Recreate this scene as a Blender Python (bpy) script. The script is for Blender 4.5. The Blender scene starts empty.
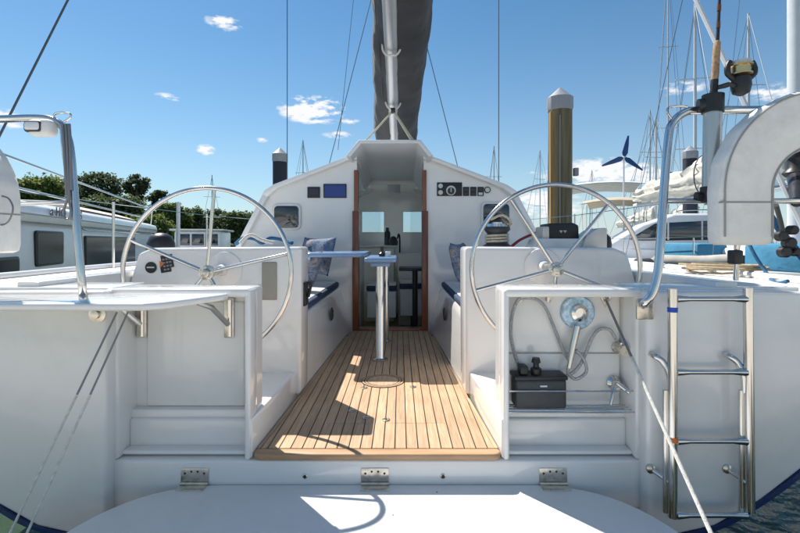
import bpy, bmesh, math, random
from mathutils import Vector, Matrix, noise as mnoise
random.seed(7)
R = math.radians
scn = bpy.context.scene
COL = scn.collection

# ---------------------------------------------------------------- camera
CAM_Z = 1.15          # eye height above the cockpit sole (sole is z = 0)
F = 450.0             # focal length in pixels of the 800 px wide photograph
cd = bpy.data.cameras.new('camera')
cd.sensor_width = 36.0
cd.lens = F / 800.0 * 36.0
cd.shift_y = -25.5 / 800.0
cd.clip_start = 0.05
cd.clip_end = 4000.0
cam = bpy.data.objects.new('camera', cd)
COL.objects.link(cam)
cam.location = (0, 0, CAM_Z)
cam.rotation_euler = (R(90), 0, 0)
scn.camera = cam

# ---------------------------------------------------------------- sky, sun, exposure
SUN_EL = 52.0
SUN_DX, SUN_DY = -0.66, 0.75          # horizontal direction towards the sun
wd = bpy.data.worlds.new('World')
scn.world = wd
wd.use_nodes = True
nt = wd.node_tree
nt.nodes.clear()
def WN(t): return nt.nodes.new(t)
w_out = WN('ShaderNodeOutputWorld'); w_bg = WN('ShaderNodeBackground')
sky = WN('ShaderNodeTexSky'); sky.sky_type = 'NISHITA'; sky.sun_disc = False
sky.sun_elevation = R(SUN_EL)
sky.sun_rotation = math.atan2(SUN_DX, SUN_DY)
sky.air_density = 1.0; sky.dust_density = 0.15; sky.ozone_density = 1.4
w_bg.inputs['Strength'].default_value = 0.074
tc = WN('ShaderNodeTexCoord'); sep = WN('ShaderNodeSeparateXYZ')
nt.links.new(tc.outputs['Generated'], sep.inputs[0])
def wmath(op, a, b=None, c=None, clamp=False):
    n = WN('ShaderNodeMath'); n.operation = op; n.use_clamp = clamp
    for i, v in enumerate((a, b, c)):
        if v is None: continue
        if hasattr(v, 'is_linked') or hasattr(v, 'links'): nt.links.new(v, n.inputs[i])
        else: n.inputs[i].default_value = v
    return n.outputs[0]
# direction as azimuth / elevation slopes (world space)
az = wmath('ARCTAN2', sep.outputs['X'], sep.outputs['Y'])
hl = wmath('SQRT', wmath('ADD', wmath('MULTIPLY', sep.outputs['X'], sep.outputs['X']), wmath('MULTIPLY', sep.outputs['Y'], sep.outputs['Y'])))
el = wmath('ARCTAN2', sep.outputs['Z'], hl)
nz = WN('ShaderNodeTexNoise'); nz.inputs['Scale'].default_value = 9.0; nz.inputs['Detail'].default_value = 9.0; nz.inputs['Roughness'].default_value = 0.62
mp = WN('ShaderNodeMapping'); mp.inputs['Scale'].default_value = (1, 1, 2.6)
nt.links.new(tc.outputs['Generated'], mp.inputs[0]); nt.links.new(mp.outputs[0], nz.inputs['Vector'])
nz2 = WN('ShaderNodeTexNoise'); nz2.inputs['Scale'].default_value = 52.0; nz2.inputs['Detail'].default_value = 6.0
nt.links.new(mp.outputs[0], nz2.inputs['Vector'])
CLOUDS = [  # photo px centre, half sizes, weight
    (314, 110, 44, 17, 1.0), (348, 121, 16, 5, .5), (338, 135, 22, 5, .5), (170, 97, 20, 5, .55), (205, 150, 15, 7, .75),
    (188, 167, 14, 6, .35), (225, 23, 26, 9, .7), (6, 118, 30, 13, .8), (262, 140, 10, 4, .4), (600, 172, 80, 17, .95),
    (650, 176, 40, 12, .6), (683, 88, 34, 10, .6), (775, 92, 46, 12, .62), (545, 205, 55, 20, .7), (455, 186, 20, 6, .3), (530, 172, 22, 5, .35)]
tot = None
for (u, v, su, sv, wgt) in CLOUDS:
    X = (u - 400) / F; Z = (241 - v) / F
    caz = math.atan(X); cel = math.atan(Z / math.hypot(1, X))
    k = 1.0 / math.hypot(1, X)
    a = wmath('DIVIDE', wmath('SUBTRACT', az, caz), su / F * k * k)
    b = wmath('DIVIDE', wmath('SUBTRACT', el, cel), sv / F * k)
    d = wmath('SQRT', wmath('ADD', wmath('MULTIPLY', a, a), wmath('MULTIPLY', b, b)))
    m = wmath('MULTIPLY', wmath('SUBTRACT', 1.0, d, clamp=True), wgt * 1.35)
    tot = m if tot is None else wmath('MAXIMUM', tot, m)
# broad scattered cumulus everywhere else (behind and beside the camera)
away = wmath('SUBTRACT', wmath('MULTIPLY', wmath('ABSOLUTE', az), 1.2), 1.25, clamp=True)
nz3 = WN('ShaderNodeTexNoise'); nz3.inputs['Scale'].default_value = 3.2; nz3.inputs['Detail'].default_value = 7.0
nt.links.new(mp.outputs[0], nz3.inputs['Vector'])
far = wmath('MULTIPLY', wmath('MULTIPLY', wmath('SUBTRACT', nz3.outputs[0], 0.5, clamp=True), 4.5), wmath('MULTIPLY', away, 1.0, clamp=True))
tot = wmath('MAXIMUM', tot, far)
nn = wmath('ADD', wmath('MULTIPLY', wmath('SUBTRACT', nz.outputs[0], .5), 2.4), wmath('MULTIPLY', wmath('SUBTRACT', nz2.outputs[0], .5), 2.6))
dens = wmath('MULTIPLY', wmath('SUBTRACT', wmath('ADD', tot, wmath('MULTIPLY', nn, wmath('MULTIPLY', tot, 1.6, clamp=True))), 0.22, clamp=True), 2.0, clamp=True)
mixc = WN('ShaderNodeMixRGB'); mixc.blend_type = 'MIX'
hsv = WN('ShaderNodeHueSaturation'); hsv.inputs['Saturation'].default_value = 1.1; hsv.inputs['Value'].default_value = 1.0
tint = WN('ShaderNodeMixRGB'); tint.blend_type = 'MULTIPLY'; tint.inputs[0].default_value = 1.0; tint.inputs[2].default_value = (.68, .97, 1.06, 1)
nt.links.new(sky.outputs[0], tint.inputs[1]); nt.links.new(tint.outputs[0], hsv.inputs['Color'])
hz = WN('ShaderNodeMixRGB'); hz.inputs[2].default_value = (6.0, 6.6, 7.0, 1)      # pale air near the horizon, all round
hzf = wmath('MULTIPLY', wmath('POWER', 2.718, wmath('MULTIPLY', wmath('MAXIMUM', el, 0.0), -5.5)), 0.82)
nt.links.new(hzf, hz.inputs[0]); nt.links.new(hsv.outputs[0], hz.inputs[1])
nt.links.new(dens, mixc.inputs[0]); nt.links.new(hz.outputs[0], mixc.inputs[1]); mixc.inputs[2].default_value = (8.5, 8.6, 8.8, 1)
nt.links.new(mixc.outputs[0], w_bg.inputs[0]); nt.links.new(w_bg.outputs[0], w_out.inputs[0])

sl = bpy.data.lights.new('sun', 'SUN'); sl.energy = 5.0; sl.angle = R(0.53); sl.color = (1.0, 0.95, 0.88)
sun = bpy.data.objects.new('sun', sl); COL.objects.link(sun)
hh = math.hypot(SUN_DX, SUN_DY)
sd = Vector((SUN_DX / hh * math.cos(R(SUN_EL)), SUN_DY / hh * math.cos(R(SUN_EL)), math.sin(R(SUN_EL))))
sun.rotation_euler = sd.to_track_quat('Z', 'Y').to_euler()
sun.location = (-6, 8, 14)

vs = scn.view_settings
vs.view_transform = 'Standard'; vs.look = 'None'; vs.gamma = 1.0; vs.exposure = 0.62; vs.use_curve_mapping = False

# ---------------------------------------------------------------- materials
MAT = {}
def material(name, color, rough=.5, metal=0., coat=0., var=0., vscale=6., bump=0., bscale=40., spec=.5, trans=0., stretch=None, rnd=0., emis=None, dirt=None, bdetail=4., ior=1.45, sheen=0.):
    if name in MAT: return MAT[name]
    m = bpy.data.materials.new(name); m.use_nodes = True
    t = m.node_tree; b = t.nodes['Principled BSDF']
    b.inputs['Base Color'].default_value = (*color, 1); b.inputs['Roughness'].default_value = rough
    b.inputs['Metallic'].default_value = metal; b.inputs['Coat Weight'].default_value = coat; b.inputs['Coat Roughness'].default_value = .06
    b.inputs['Specular IOR Level'].default_value = spec; b.inputs['IOR'].default_value = ior
    b.inputs['Transmission Weight'].default_value = trans
    b.inputs['Sheen Weight'].default_value = sheen
    if emis: b.inputs['Emission Color'].default_value = (*emis[:3], 1); b.inputs['Emission Strength'].default_value = emis[3]
    tcn = t.nodes.new('ShaderNodeTexCoord'); mpn = t.nodes.new('ShaderNodeMapping')
    t.links.new(tcn.outputs['Object'], mpn.inputs[0])
    if stretch: mpn.inputs['Scale'].default_value = stretch
    cur = None
    if var:
        n = t.nodes.new('ShaderNodeTexNoise'); n.inputs['Scale'].default_value = vscale; n.inputs['Detail'].default_value = 6; n.inputs['Roughness'].default_value = .6
        t.links.new(mpn.outputs[0], n.inputs['Vector'])
        rp = t.nodes.new('ShaderNodeValToRGB')
        rp.color_ramp.elements[0].position = .3; rp.color_ramp.elements[1].position = .7
        rp.color_ramp.elements[0].color = (*[c * (1 - var) for c in color], 1); rp.color_ramp.elements[1].color = (*[min(1, c * (1 + var)) for c in color], 1)
        t.links.new(n.outputs[0], rp.inputs[0]); cur = rp.outputs[0]
        rr = t.nodes.new('ShaderNodeMapRange'); rr.inputs['To Min'].default_value = rough * .8; rr.inputs['To Max'].default_value = min(1, rough * 1.25)
        t.links.new(n.outputs[0], rr.inputs[0]); t.links.new(rr.outputs[0], b.inputs['Roughness'])
    if dirt:   # (colour, amount, scale): thin blotchy stains
        n = t.nodes.new('ShaderNodeTexNoise'); n.inputs['Scale'].default_value = dirt[2]; n.inputs['Detail'].default_value = 8; n.inputs['Roughness'].default_value = .7; n.inputs['Distortion'].default_value = .6
        t.links.new(mpn.outputs[0], n.inputs['Vector'])
        mr = t.nodes.new('ShaderNodeMapRange'); mr.inputs['From Min'].default_value = .48; mr.inputs['From Max'].default_value = .8; mr.inputs['To Max'].default_value = dirt[1]
        t.links.new(n.outputs[0], mr.inputs[0])
        mx = t.nodes.new('ShaderNodeMixRGB'); mx.inputs[2].default_value = (*dirt[0], 1)
        if cur: t.links.new(cur, mx.inputs[1])
        else: mx.inputs[1].default_value = (*color, 1)
        t.links.new(mr.outputs[0], mx.inputs[0]); cur = mx.outputs[0]
    if rnd:
        oi = t.nodes.new('ShaderNodeObjectInfo'); hs = t.nodes.new('ShaderNodeHueSaturation')
        mr = t.nodes.new('ShaderNodeMapRange'); mr.inputs['To Min'].default_value = 1 - rnd; mr.inputs['To Max'].default_value = 1 + rnd
        t.links.new(oi.outputs['Random'], mr.inputs[0]); t.links.new(mr.outputs[0], hs.inputs['Value'])
        if cur: t.links.new(cur, hs.inputs['Color'])
        else: hs.inputs['Color'].default_value = (*color, 1)
        cur = hs.outputs[0]
    if cur: t.links.new(cur, b.inputs['Base Color'])
    if bump:
        n = t.nodes.new('ShaderNodeTexNoise'); n.inputs['Scale'].default_value = bscale; n.inputs['Detail'].default_value = bdetail
        t.links.new(mpn.outputs[0], n.inputs['Vector'])
        bp = t.nodes.new('ShaderNodeBump'); bp.inputs['Strength'].default_value = bump; bp.inputs['Distance'].default_value = .02
        t.links.new(n.outputs[0], bp.inputs['Height']); t.links.new(bp.outputs[0], b.inputs['Normal'])
    MAT[name] = m
    return m
GEL = material('gelcoat', (.82, .80, .77), .16, coat=.7, var=.025, vscale=1.1, bump=.012, bscale=1.3, dirt=((.50, .47, .42), .22, 2.2))
GELD = material('deck_nonskid', (.74, .745, .74), .5, var=.04, vscale=3, bump=.15, bscale=260)
PLAT = material('platform_gelcoat', (.78, .775, .76), .3, coat=.15, var=.03, vscale=2.0, bump=.05, bscale=180, dirt=((.5, .5, .48), .18, 5))
LINER = material('cabin_liner', (.83, .78, .69), .5, var=.04, vscale=2)
CAULK = material('black_caulking', (.012, .012, .013), .55)
STEEL = material('polished_stainless', (.66, .645, .62), .15, metal=1., var=.05, vscale=9, bump=.01, bscale=14)
STEELB = material('weathered_stainless', (.62, .58, .51), .28, metal=1., var=.2, vscale=30)
ALU = material('anodised_aluminium', (.50, .51, .53), .42, metal=.8, var=.06, vscale=5, stretch=(1, .2, 1))
ALUP = material('grey_mast_paint', (.58, .6, .62), .35, var=.06, vscale=3)
SAILBAG = material('charcoal_canvas', (.030, .031, .036), .72, var=.3, vscale=4, bump=.55, bscale=6, stretch=(1, .7, 1.3), sheen=.1, bdetail=5)
CANVAS = material('white_canvas', (.80, .78, .74), .75, var=.07, vscale=4, bump=.45, bscale=8, dirt=((.46, .44, .40), .4, 5), bdetail=8)
SAILC = material('white_sailcloth', (.66, .62, .54), .8, var=.12, vscale=3, bump=.5, bscale=6)
TEAKN = material('teak_nosing', (.46, .28, .15), .45, var=.3, vscale=14, stretch=(.15, 1, 1), coat=.15)
MAHOG = material('mahogany', (.21, .062, .030), .3, var=.35, vscale=14, stretch=(1, 1, .12), coat=.3)
BLACK = material('black_plastic', (.02, .02, .022), .4, var=.2, vscale=20)
DGREY = material('dark_grey_plastic', (.05, .052, .055), .5, var=.15, vscale=20)
GLASSD = material('smoked_glass', (.006, .009, .012), .10, spec=.10, var=.5, vscale=1.2)
GLASS = material('dark_window_glass', (.012, .018, .025), .05, spec=.9, coat=.6)
NAVY = material('navy_upholstery', (.03, .055, .11), .75, var=.2, vscale=12, bump=.15, bscale=120)
WHITEV = material('white_vinyl', (.74, .74, .72), .5, var=.04, vscale=8)
ROPEW = material('white_rope', (.66, .64, .58), .85, var=.2, vscale=60, bump=.4, bscale=220)
ROPEC = material('cream_rope', (.58, .53, .40), .85, var=.25, vscale=60, bump=.4, bscale=220)
ROPEG = material('grey_wire', (.22, .23, .24), .4, metal=.6)
WIRE = material('rigging_wire', (.12, .13, .14), .4, metal=.5)
ROPER = material('red_rope', (.28, .03, .03), .85, var=.3, vscale=60)
ROPEB = material('blue_rope', (.03, .12, .24), .85, var=.3, vscale=60)
TABLE = material('table_sky_reflection', (.17, .28, .46), .25, coat=.4, var=.04, vscale=4)  # blue of the reflected sky is put into the base colour
BLUEC = material('blue_canvas', (.05, .22, .36), .75, var=.15, vscale=6, bump=.3, bscale=12)
BOOT = material('navy_boot_stripe', (.012, .035, .12), .3, coat=.3)
ANTI = material('antifouling', (.04, .06, .10), .7, var=.3, vscale=8)
SCREEN = material('blue_screen', (.015, .03, .22), .12, coat=.5)
CORK = material('cork', (.34, .22, .13), .8, var=.45, vscale=60)
HOSE = material('chrome_hose', (.52, .52, .53), .22, metal=1., bump=.6, bscale=160)
GOLD = material('gold_spool', (.70, .52, .26), .35, metal=1.)
SILVERP = material('silver_plastic', (.6, .58, .54), .3, metal=.4)
TIMBER = material('weathered_pile_timber', (.18, .145, .09), .9, var=.6, vscale=9, stretch=(1, 1, .05), bump=1., bscale=14, dirt=((.07, .08, .035), .85, 4))
PILED = material('dark_pile', (.025, .03, .045), .7, var=.3, vscale=6, stretch=(1, 1, .1))
CAPG = material('grey_pile_cap', (.30, .31, .33), .55, var=.1, vscale=5)
HULLW = material('boat_white', (.76, .765, .77), .3, var=.05, vscale=2, coat=.2, dirt=((.4, .38, .34), .25, 2))
BEIGE = material('beige_canvas', (.45, .39, .29), .8, var=.1, vscale=4, bump=.2, bscale=7)
GREYC = material('pale_grey_canvas', (.55, .56, .54), .8, var=.1, vscale=4, bump=.2, bscale=7)
TURB = material('turbine_blue', (.015, .06, .20), .4)
ORANGE = material('orange_tape', (.65, .18, .03), .6)
BLUET = material('blue_tape', (.02, .07, .45), .5)
LENS = material('lamp_lens', (.75, .76, .78), .1, coat=.6)
RING = material('blue_foil_disc', (.40, .55, .70), .2, metal=.3, var=.5, vscale=40)
BARK = material('bark', (.10, .075, .05), .9, var=.3, vscale=6)
DIAL = material('dial_white', (.62, .64, .62), .4)
POCKSHADE = material('pocket_shade', (.33, .31, .26), .5, var=.08, vscale=6)  # shade inside the pocket opening, put into a dark colour
FEND = material('grey_fender_cover', (.45, .42, .37), .85, var=.15, vscale=5, bump=.4, bscale=9)

def teak_material():
    m = bpy.data.materials.new('teak'); m.use_nodes = True; t = m.node_tree; b = t.nodes['Principled BSDF']
    L = t.links.new
    tcn = t.nodes.new('ShaderNodeTexCoord'); mpn = t.nodes.new('ShaderNodeMapping'); mpn.inputs['Scale'].default_value = (1, .05, 1)
    oi = t.nodes.new('ShaderNodeObjectInfo')
    L(tcn.outputs['Object'], mpn.inputs[0])
    cm = t.nodes.new('ShaderNodeCombineXYZ'); ml = t.nodes.new('ShaderNodeMath'); ml.operation = 'MULTIPLY'; ml.inputs[1].default_value = 37.
    L(oi.outputs['Random'], ml.inputs[0]); L(ml.outputs[0], cm.inputs[1]); L(cm.outputs[0], mpn.inputs['Location'])
    n = t.nodes.new('ShaderNodeTexNoise'); n.inputs['Scale'].default_value = 90; n.inputs['Detail'].default_value = 6; n.inputs['Distortion'].default_value = .4
    L(mpn.outputs[0], n.inputs['Vector'])
    rp = t.nodes.new('ShaderNodeValToRGB'); e = rp.color_ramp.elements
    e[0].position = .28; e[0].color = (.41, .26, .15, 1); e[1].position = .72; e[1].color = (.60, .42, .265, 1)
    L(n.outputs[0], rp.inputs[0])
    n2 = t.nodes.new('ShaderNodeTexNoise'); n2.inputs['Scale'].default_value = 3.2; n2.inputs['Detail'].default_value = 5
    L(tcn.outputs['Object'], n2.inputs['Vector'])
    hs = t.nodes.new('ShaderNodeHueSaturation')
    mr = t.nodes.new('ShaderNodeMapRange'); mr.inputs['To Min'].default_value = .90; mr.inputs['To Max'].default_value = 1.08
    L(oi.outputs['Random'], mr.inputs[0])
    mr2 = t.nodes.new('ShaderNodeMapRange'); mr2.inputs['To Min'].default_value = .8; mr2.inputs['To Max'].default_value = 1.2; L(n2.outputs[0], mr2.inputs[0])
    mm = t.nodes.new('ShaderNodeMath'); mm.operation = 'MULTIPLY'; L(mr.outputs[0], mm.inputs[0]); L(mr2.outputs[0], mm.inputs[1])
    L(mm.outputs[0], hs.inputs['Value']); L(rp.outputs[0], hs.inputs['Color']); L(hs.outputs[0], b.inputs['Base Color'])
    b.inputs['Roughness'].default_value = .55; b.inputs['Specular IOR Level'].default_value = .35
    bp = t.nodes.new('ShaderNodeBump'); bp.inputs['Strength'].default_value = .15; bp.inputs['Distance'].default_value = .004
    L(n.outputs[0], bp.inputs['Height']); L(bp.outputs[0], b.inputs['Normal'])
    return m
TEAK = teak_material()

def floral_material():
    m = bpy.data.materials.new('floral_fabric'); m.use_nodes = True; t = m.node_tree; b = t.nodes['Principled BSDF']; L = t.links.new
    tcn = t.nodes.new('ShaderNodeTexCoord')
    n = t.nodes.new('ShaderNodeTexVoronoi'); n.inputs['Scale'].default_value = 11; n.feature = 'F1'
    nz = t.nodes.new('ShaderNodeTexNoise'); nz.inputs['Scale'].default_value = 14; nz.inputs['Detail'].default_value = 3; nz.inputs['Distortion'].default_value = 1.5
    L(tcn.outputs['Object'], nz.inputs['Vector'])
    ad = t.nodes.new('ShaderNodeVectorMath'); ad.operation = 'MULTIPLY_ADD'; ad.inputs[1].default_value = (.12, .12, .12)
    L(nz.outputs['Color'], ad.inputs[0]); L(tcn.outputs['Object'], ad.inputs[2]); L(ad.outputs[0], n.inputs['Vector'])
    rp = t.nodes.new('ShaderNodeValToRGB'); e = rp.color_ramp.elements
    e[0].position = .3; e[0].color = (.34, .20, .12, 1); e[1].position = .75; e[1].color = (.012, .03, .09, 1)
    for p, c in ((.40, (.40, .33, .26)), (.47, (.03, .07, .18)), (.55, (.22, .30, .40)), (.63, (.02, .05, .14))):
        x = e.new(p); x.color = (*c, 1)
    L(nz.outputs[0], rp.inputs[0])
    mx = t.nodes.new('ShaderNodeMixRGB'); mx.inputs[0].default_value = .3
    rp2 = t.nodes.new('ShaderNodeValToRGB'); f = rp2.color_ramp.elements
    f[0].position = .2; f[0].color = (.02, .05, .13, 1); f[1].position = .6; f[1].color = (.26, .30, .36, 1)
    L(n.outputs['Distance'], rp2.inputs[0]); L(rp.outputs[0], mx.inputs[1]); L(rp2.outputs[0], mx.inputs[2]); L(mx.outputs[0], b.inputs['Base Color'])
    b.inputs['Roughness'].default_value = .85
    return m
FLORAL = floral_material()

def pane_material():
    m = bpy.data.materials.new('clear_pane'); m.use_nodes = True; t = m.node_tree; t.nodes.clear(); L = t.links.new
    o = t.nodes.new('ShaderNodeOutputMaterial'); mx = t.nodes.new('ShaderNodeMixShader'); tr = t.nodes.new('ShaderNodeBsdfTransparent'); gl = t.nodes.new('ShaderNodeBsdfGlossy')
    tr.inputs[0].default_value = (.72, .82, .88, 1); gl.inputs['Roughness'].default_value = .03; mx.inputs[0].default_value = .08
    L(tr.outputs[0], mx.inputs[1]); L(gl.outputs[0], mx.inputs[2]); L(mx.outputs[0], o.inputs[0])
    return m
PANE = pane_material()

def water_material():
    m = bpy.data.materials.new('harbour_water'); m.use_nodes = True; t = m.node_tree; b = t.nodes['Principled BSDF']; L = t.links.new
    b.inputs['Base Color'].default_value = (.038, .068, .042, 1); b.inputs['Roughness'].default_value = .03; b.inputs['IOR'].default_value = 1.33; b.inputs['Specular IOR Level'].default_value = .6
    tcn = t.nodes.new('ShaderNodeTexCoord')
    n = t.nodes.new('ShaderNodeTexNoise'); n.inputs['Scale'].default_value = 1.1; n.inputs['Detail'].default_value = 4; n.inputs['Distortion'].default_value = .6
    n2 = t.nodes.new('ShaderNodeTexNoise'); n2.inputs['Scale'].default_value = 5.; n2.inputs['Detail'].default_value = 3
    L(tcn.outputs['Object'], n.inputs['Vector']); L(tcn.outputs['Object'], n2.inputs['Vector'])
    ad = t.nodes.new('ShaderNodeMath'); ad.operation = 'MULTIPLY_ADD'; ad.inputs[1].default_value = .25
    L(n2.outputs[0], ad.inputs[0]); L(n.outputs[0], ad.inputs[2])
    bp = t.nodes.new('ShaderNodeBump'); bp.inputs['Strength'].default_value = .7; bp.inputs['Distance'].default_value = .22
    L(ad.outputs[0], bp.inputs['Height']); L(bp.outputs[0], b.inputs['Normal'])
    return m
WATER = water_material()

def leaf_material(name, c1, c2):
    m = bpy.data.materials.new(name); m.use_nodes = True; t = m.node_tree; b = t.nodes['Principled BSDF']; L = t.links.new
    g = t.nodes.new('ShaderNodeNewGeometry'); rp = t.nodes.new('ShaderNodeValToRGB')
    rp.color_ramp.elements[0].color = (*c1, 1); rp.color_ramp.elements[1].color = (*c2, 1)
    L(g.outputs['Random Per Island'], rp.inputs[0]); L(rp.outputs[0], b.inputs['Base Color'])
    b.inputs['Roughness'].default_value = .6
    tr = t.nodes.new('ShaderNodeBsdfTranslucent'); mx = t.nodes.new('ShaderNodeMixShader'); mx.inputs[0].default_value = .45
    L(rp.outputs[0], tr.inputs[0]); L(b.outputs[0], mx.inputs[1]); L(tr.outputs[0], mx.inputs[2]); L(mx.outputs[0], t.nodes['Material Output'].inputs[0])
    return m
LEAFD = leaf_material('dark_pine_leaf', (.045, .075, .035), (.13, .16, .075))
LEAFM = leaf_material('mid_leaf', (.05, .09, .03), (.17, .21, .08))
LEAFL = leaf_material('light_leaf', (.08, .14, .03), (.24, .28, .08))

# ---------------------------------------------------------------- mesh helpers (coordinates are world metres)
def at(u, v, Y):
    """world point at depth Y that projects to pixel (u, v) of the photograph: used to measure things off it"""
    return Vector(((u - 400) * Y / F, Y, CAM_Z - (v - 241) * Y / F))
def bm_new(): return bmesh.new()
def bev(bm, w, seg=2, ang=30):
    if w <= 0: return bm
    bmesh.ops.recalc_face_normals(bm, faces=bm.faces)
    es = [e for e in bm.edges if len(e.link_faces) == 2 and e.calc_face_angle(0) > R(ang)]
    bmesh.ops.bevel(bm, geom=es, offset=w, segments=seg, profile=.5, affect='EDGES', clamp_overlap=True)
    return bm
def merge(dst, src):
    me = bpy.data.meshes.new('tmp'); src.to_mesh(me); dst.from_mesh(me); bpy.data.meshes.remove(me); src.free(); return dst
def box(bm, x0, x1, y0, y1, z0, z1, b=0, seg=2, M=None):
    t = bm_new()
    vs = [t.verts.new((x, y, z)) for x in (x0, x1) for y in (y0, y1) for z in (z0, z1)]
    for f in ((0, 1, 3, 2), (4, 6, 7, 5), (0, 4, 5, 1), (2, 3, 7, 6), (0, 2, 6, 4), (1, 5, 7, 3)): t.faces.new([vs[i] for i in f])
    bev(t, b, seg)
    if M is not None: bmesh.ops.transform(t, matrix=M, verts=t.verts)
    bmesh.ops.recalc_face_normals(t, faces=t.faces)
    return merge(bm, t)
def prism(bm, pts, a0, a1, axis='Y', b=0, seg=2, M=None):
    """extrude a polygon: axis Y -> pts are (x,z); X -> (y,z); Z -> (x,y)"""
    t = bm_new()
    def mk(p, a):
        return {'Y': (p[0], a, p[1]), 'X': (a, p[0], p[1]), 'Z': (p[0], p[1], a)}[axis]
    A = [t.verts.new(mk(p, a0)) for p in pts]; B = [t.verts.new(mk(p, a1)) for p in pts]
    t.faces.new(A); t.faces.new(B[::-1])
    n = len(pts)
    for i in range(n): t.faces.new((A[i], B[i], B[(i + 1) % n], A[(i + 1) % n]))
    bev(t, b, seg)
    if M is not None: bmesh.ops.transform(t, matrix=M, verts=t.verts)
    bmesh.ops.recalc_face_normals(t, faces=t.faces)
    return merge(bm, t)
def tube(bm, pts, r, n=10, closed=False, caps=True):
    pts = [Vector(p) for p in pts]; m = len(pts)
    rad = r if isinstance(r, (list, tuple)) else [r] * m
    tan = []
    for i in range(m):
        if closed: d = pts[(i + 1) % m] - pts[i - 1]
        else: d = pts[min(i + 1, m - 1)] - pts[max(i - 1, 0)]
        tan.append(d.normalized() if d.length else Vector((0, 0, 1)))
    up = Vector((0, 0, 1)) if abs(tan[0].z) < .9 else Vector((1, 0, 0))
    nrm = (up - tan[0] * up.dot(tan[0])).normalized()
    rings = []
    for i in range(m):
        nrm = nrm - tan[i] * nrm.dot(tan[i])
        nrm = nrm.normalized() if nrm.length > 1e-6 else tan[i].orthogonal().normalized()
        bn = tan[i].cross(nrm)
        rings.append([bm.verts.new(pts[i] + (nrm * math.cos(2 * math.pi * k / n) + bn * math.sin(2 * math.pi * k / n)) * rad[i]) for k in range(n)])
    for i in range(m if closed else m - 1):
        A, B = rings[i], rings[(i + 1) % m]
        for k in range(n): bm.faces.new((A[k], A[(k + 1) % n], B[(k + 1) % n], B[k]))
    if caps and not closed:
        bm.faces.new(rings[0][::-1]); bm.faces.new(rings[-1])
    return bm
def cr(pts, n=8, closed=False):
    """Catmull-Rom through pts"""
    P = [Vector(p) for p in pts]; out = []; m = len(P)
    for i in range(m if closed else m - 1):
        g = (lambda k: P[k % m]) if closed else (lambda k: P[max(0, min(m - 1, k))])
        p0, p1, p2, p3 = g(i - 1), g(i), g(i + 1), g(i + 2)
        for k in range(n):
            t = k / n
            out.append(.5 * ((2 * p1) + (p2 - p0) * t + (2 * p0 - 5 * p1 + 4 * p2 - p3) * t * t + (3 * p1 - p0 - 3 * p2 + p3) * t ** 3))
    if not closed: out.append(P[-1])
    return out
def lathe(bm, prof, c, axis='Z', n=24):
    """prof: (radius, height) list"""
    rings = []
    c = Vector(c)
    for (r, h) in prof:
        ring = []
        for k in range(n):
            a = 2 * math.pi * k / n; ca, sa = math.cos(a) * r, math.sin(a) * r
            v = {'Z': (ca, sa, h), 'Y': (ca, h, sa), 'X': (h, ca, sa)}[axis]
            ring.append(bm.verts.new(c + Vector(v)))
        rings.append(ring)
    for i in range(len(rings) - 1):
        for k in range(n): bm.faces.new((rings[i][k], rings[i][(k + 1) % n], rings[i + 1][(k + 1) % n], rings[i + 1][k]))
    for ring in (rings[0], rings[-1]):
        try: bm.faces.new(ring)
        except ValueError: pass
    return bm
def loft(bm, rings, closed=True, caps=True):
    V = [[bm.verts.new(p) for p in r] for r in rings]; n = len(rings[0])
    for i in range(len(V) - 1):
        for k in range(n if closed else n - 1):
            a, b_, c_, d = V[i][k], V[i][(k + 1) % n], V[i + 1][(k + 1) % n], V[i + 1][k]
            try: bm.faces.new((a, b_, c_, d))
            except ValueError: pass
    if caps and closed:
        bm.faces.new(V[0][::-1]); bm.faces.new(V[-1])
    return bm
ORG = {}
def obj(name, bm, mat, parent=None, label=None, smooth=40, kind=None):
    bmesh.ops.recalc_face_normals(bm, faces=bm.faces)
    org = Vector(ORG.get(parent.name, (0, 0, 0))) if parent else None
    if parent is None:
        xs = [v.co for v in bm.verts]
        org = Vector(((min(p.x for p in xs) + max(p.x for p in xs)) / 2, (min(p.y for p in xs) + max(p.y for p in xs)) / 2, min(p.z for p in xs)))
    bmesh.ops.translate(bm, vec=-org, verts=bm.verts)
    me = bpy.data.meshes.new(name); bm.to_mesh(me); bm.free()
    me.materials.append(mat)
    if smooth:
        me.polygons.foreach_set('use_smooth', [True] * len(me.polygons))
        me.set_sharp_from_angle(angle=R(smooth))
    o = bpy.data.objects.new(name, me); COL.objects.link(o)
    if parent: o.parent = parent
    else: o.location = org
    ORG[o.name] = org
    if label: o['label'] = label
    if kind: o['kind'] = kind
    return o
def thing(name, label, cat, loc, group=None):
    o = bpy.data.objects.new(name, None); COL.objects.link(o); o.location = loc; o.empty_display_size = .2
    ORG[o.name] = Vector(loc)
    o['label'] = label; o['category'] = cat
    if group: o['group'] = group
    return o
def tag(o, label, cat, group=None):
    o['label'] = label; o['category'] = cat
    if group: o['group'] = group
    return o
def B(f, *a, **k):
    bm = bm_new(); f(bm, *a, **k); return bm

# ================================================================ SETTING
WZ = -0.55
bm = bm_new()
for (x0, x1, y0, y1) in ((-900, 900, -300, 1500),):
    vsx = [bm.verts.new(p) for p in ((x0, y0, WZ), (x1, y0, WZ), (x1, y1, WZ), (x0, y1, WZ))]; bm.faces.new(vsx)
w = obj('water', bm, WATER); w['kind'] = 'structure'
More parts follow.
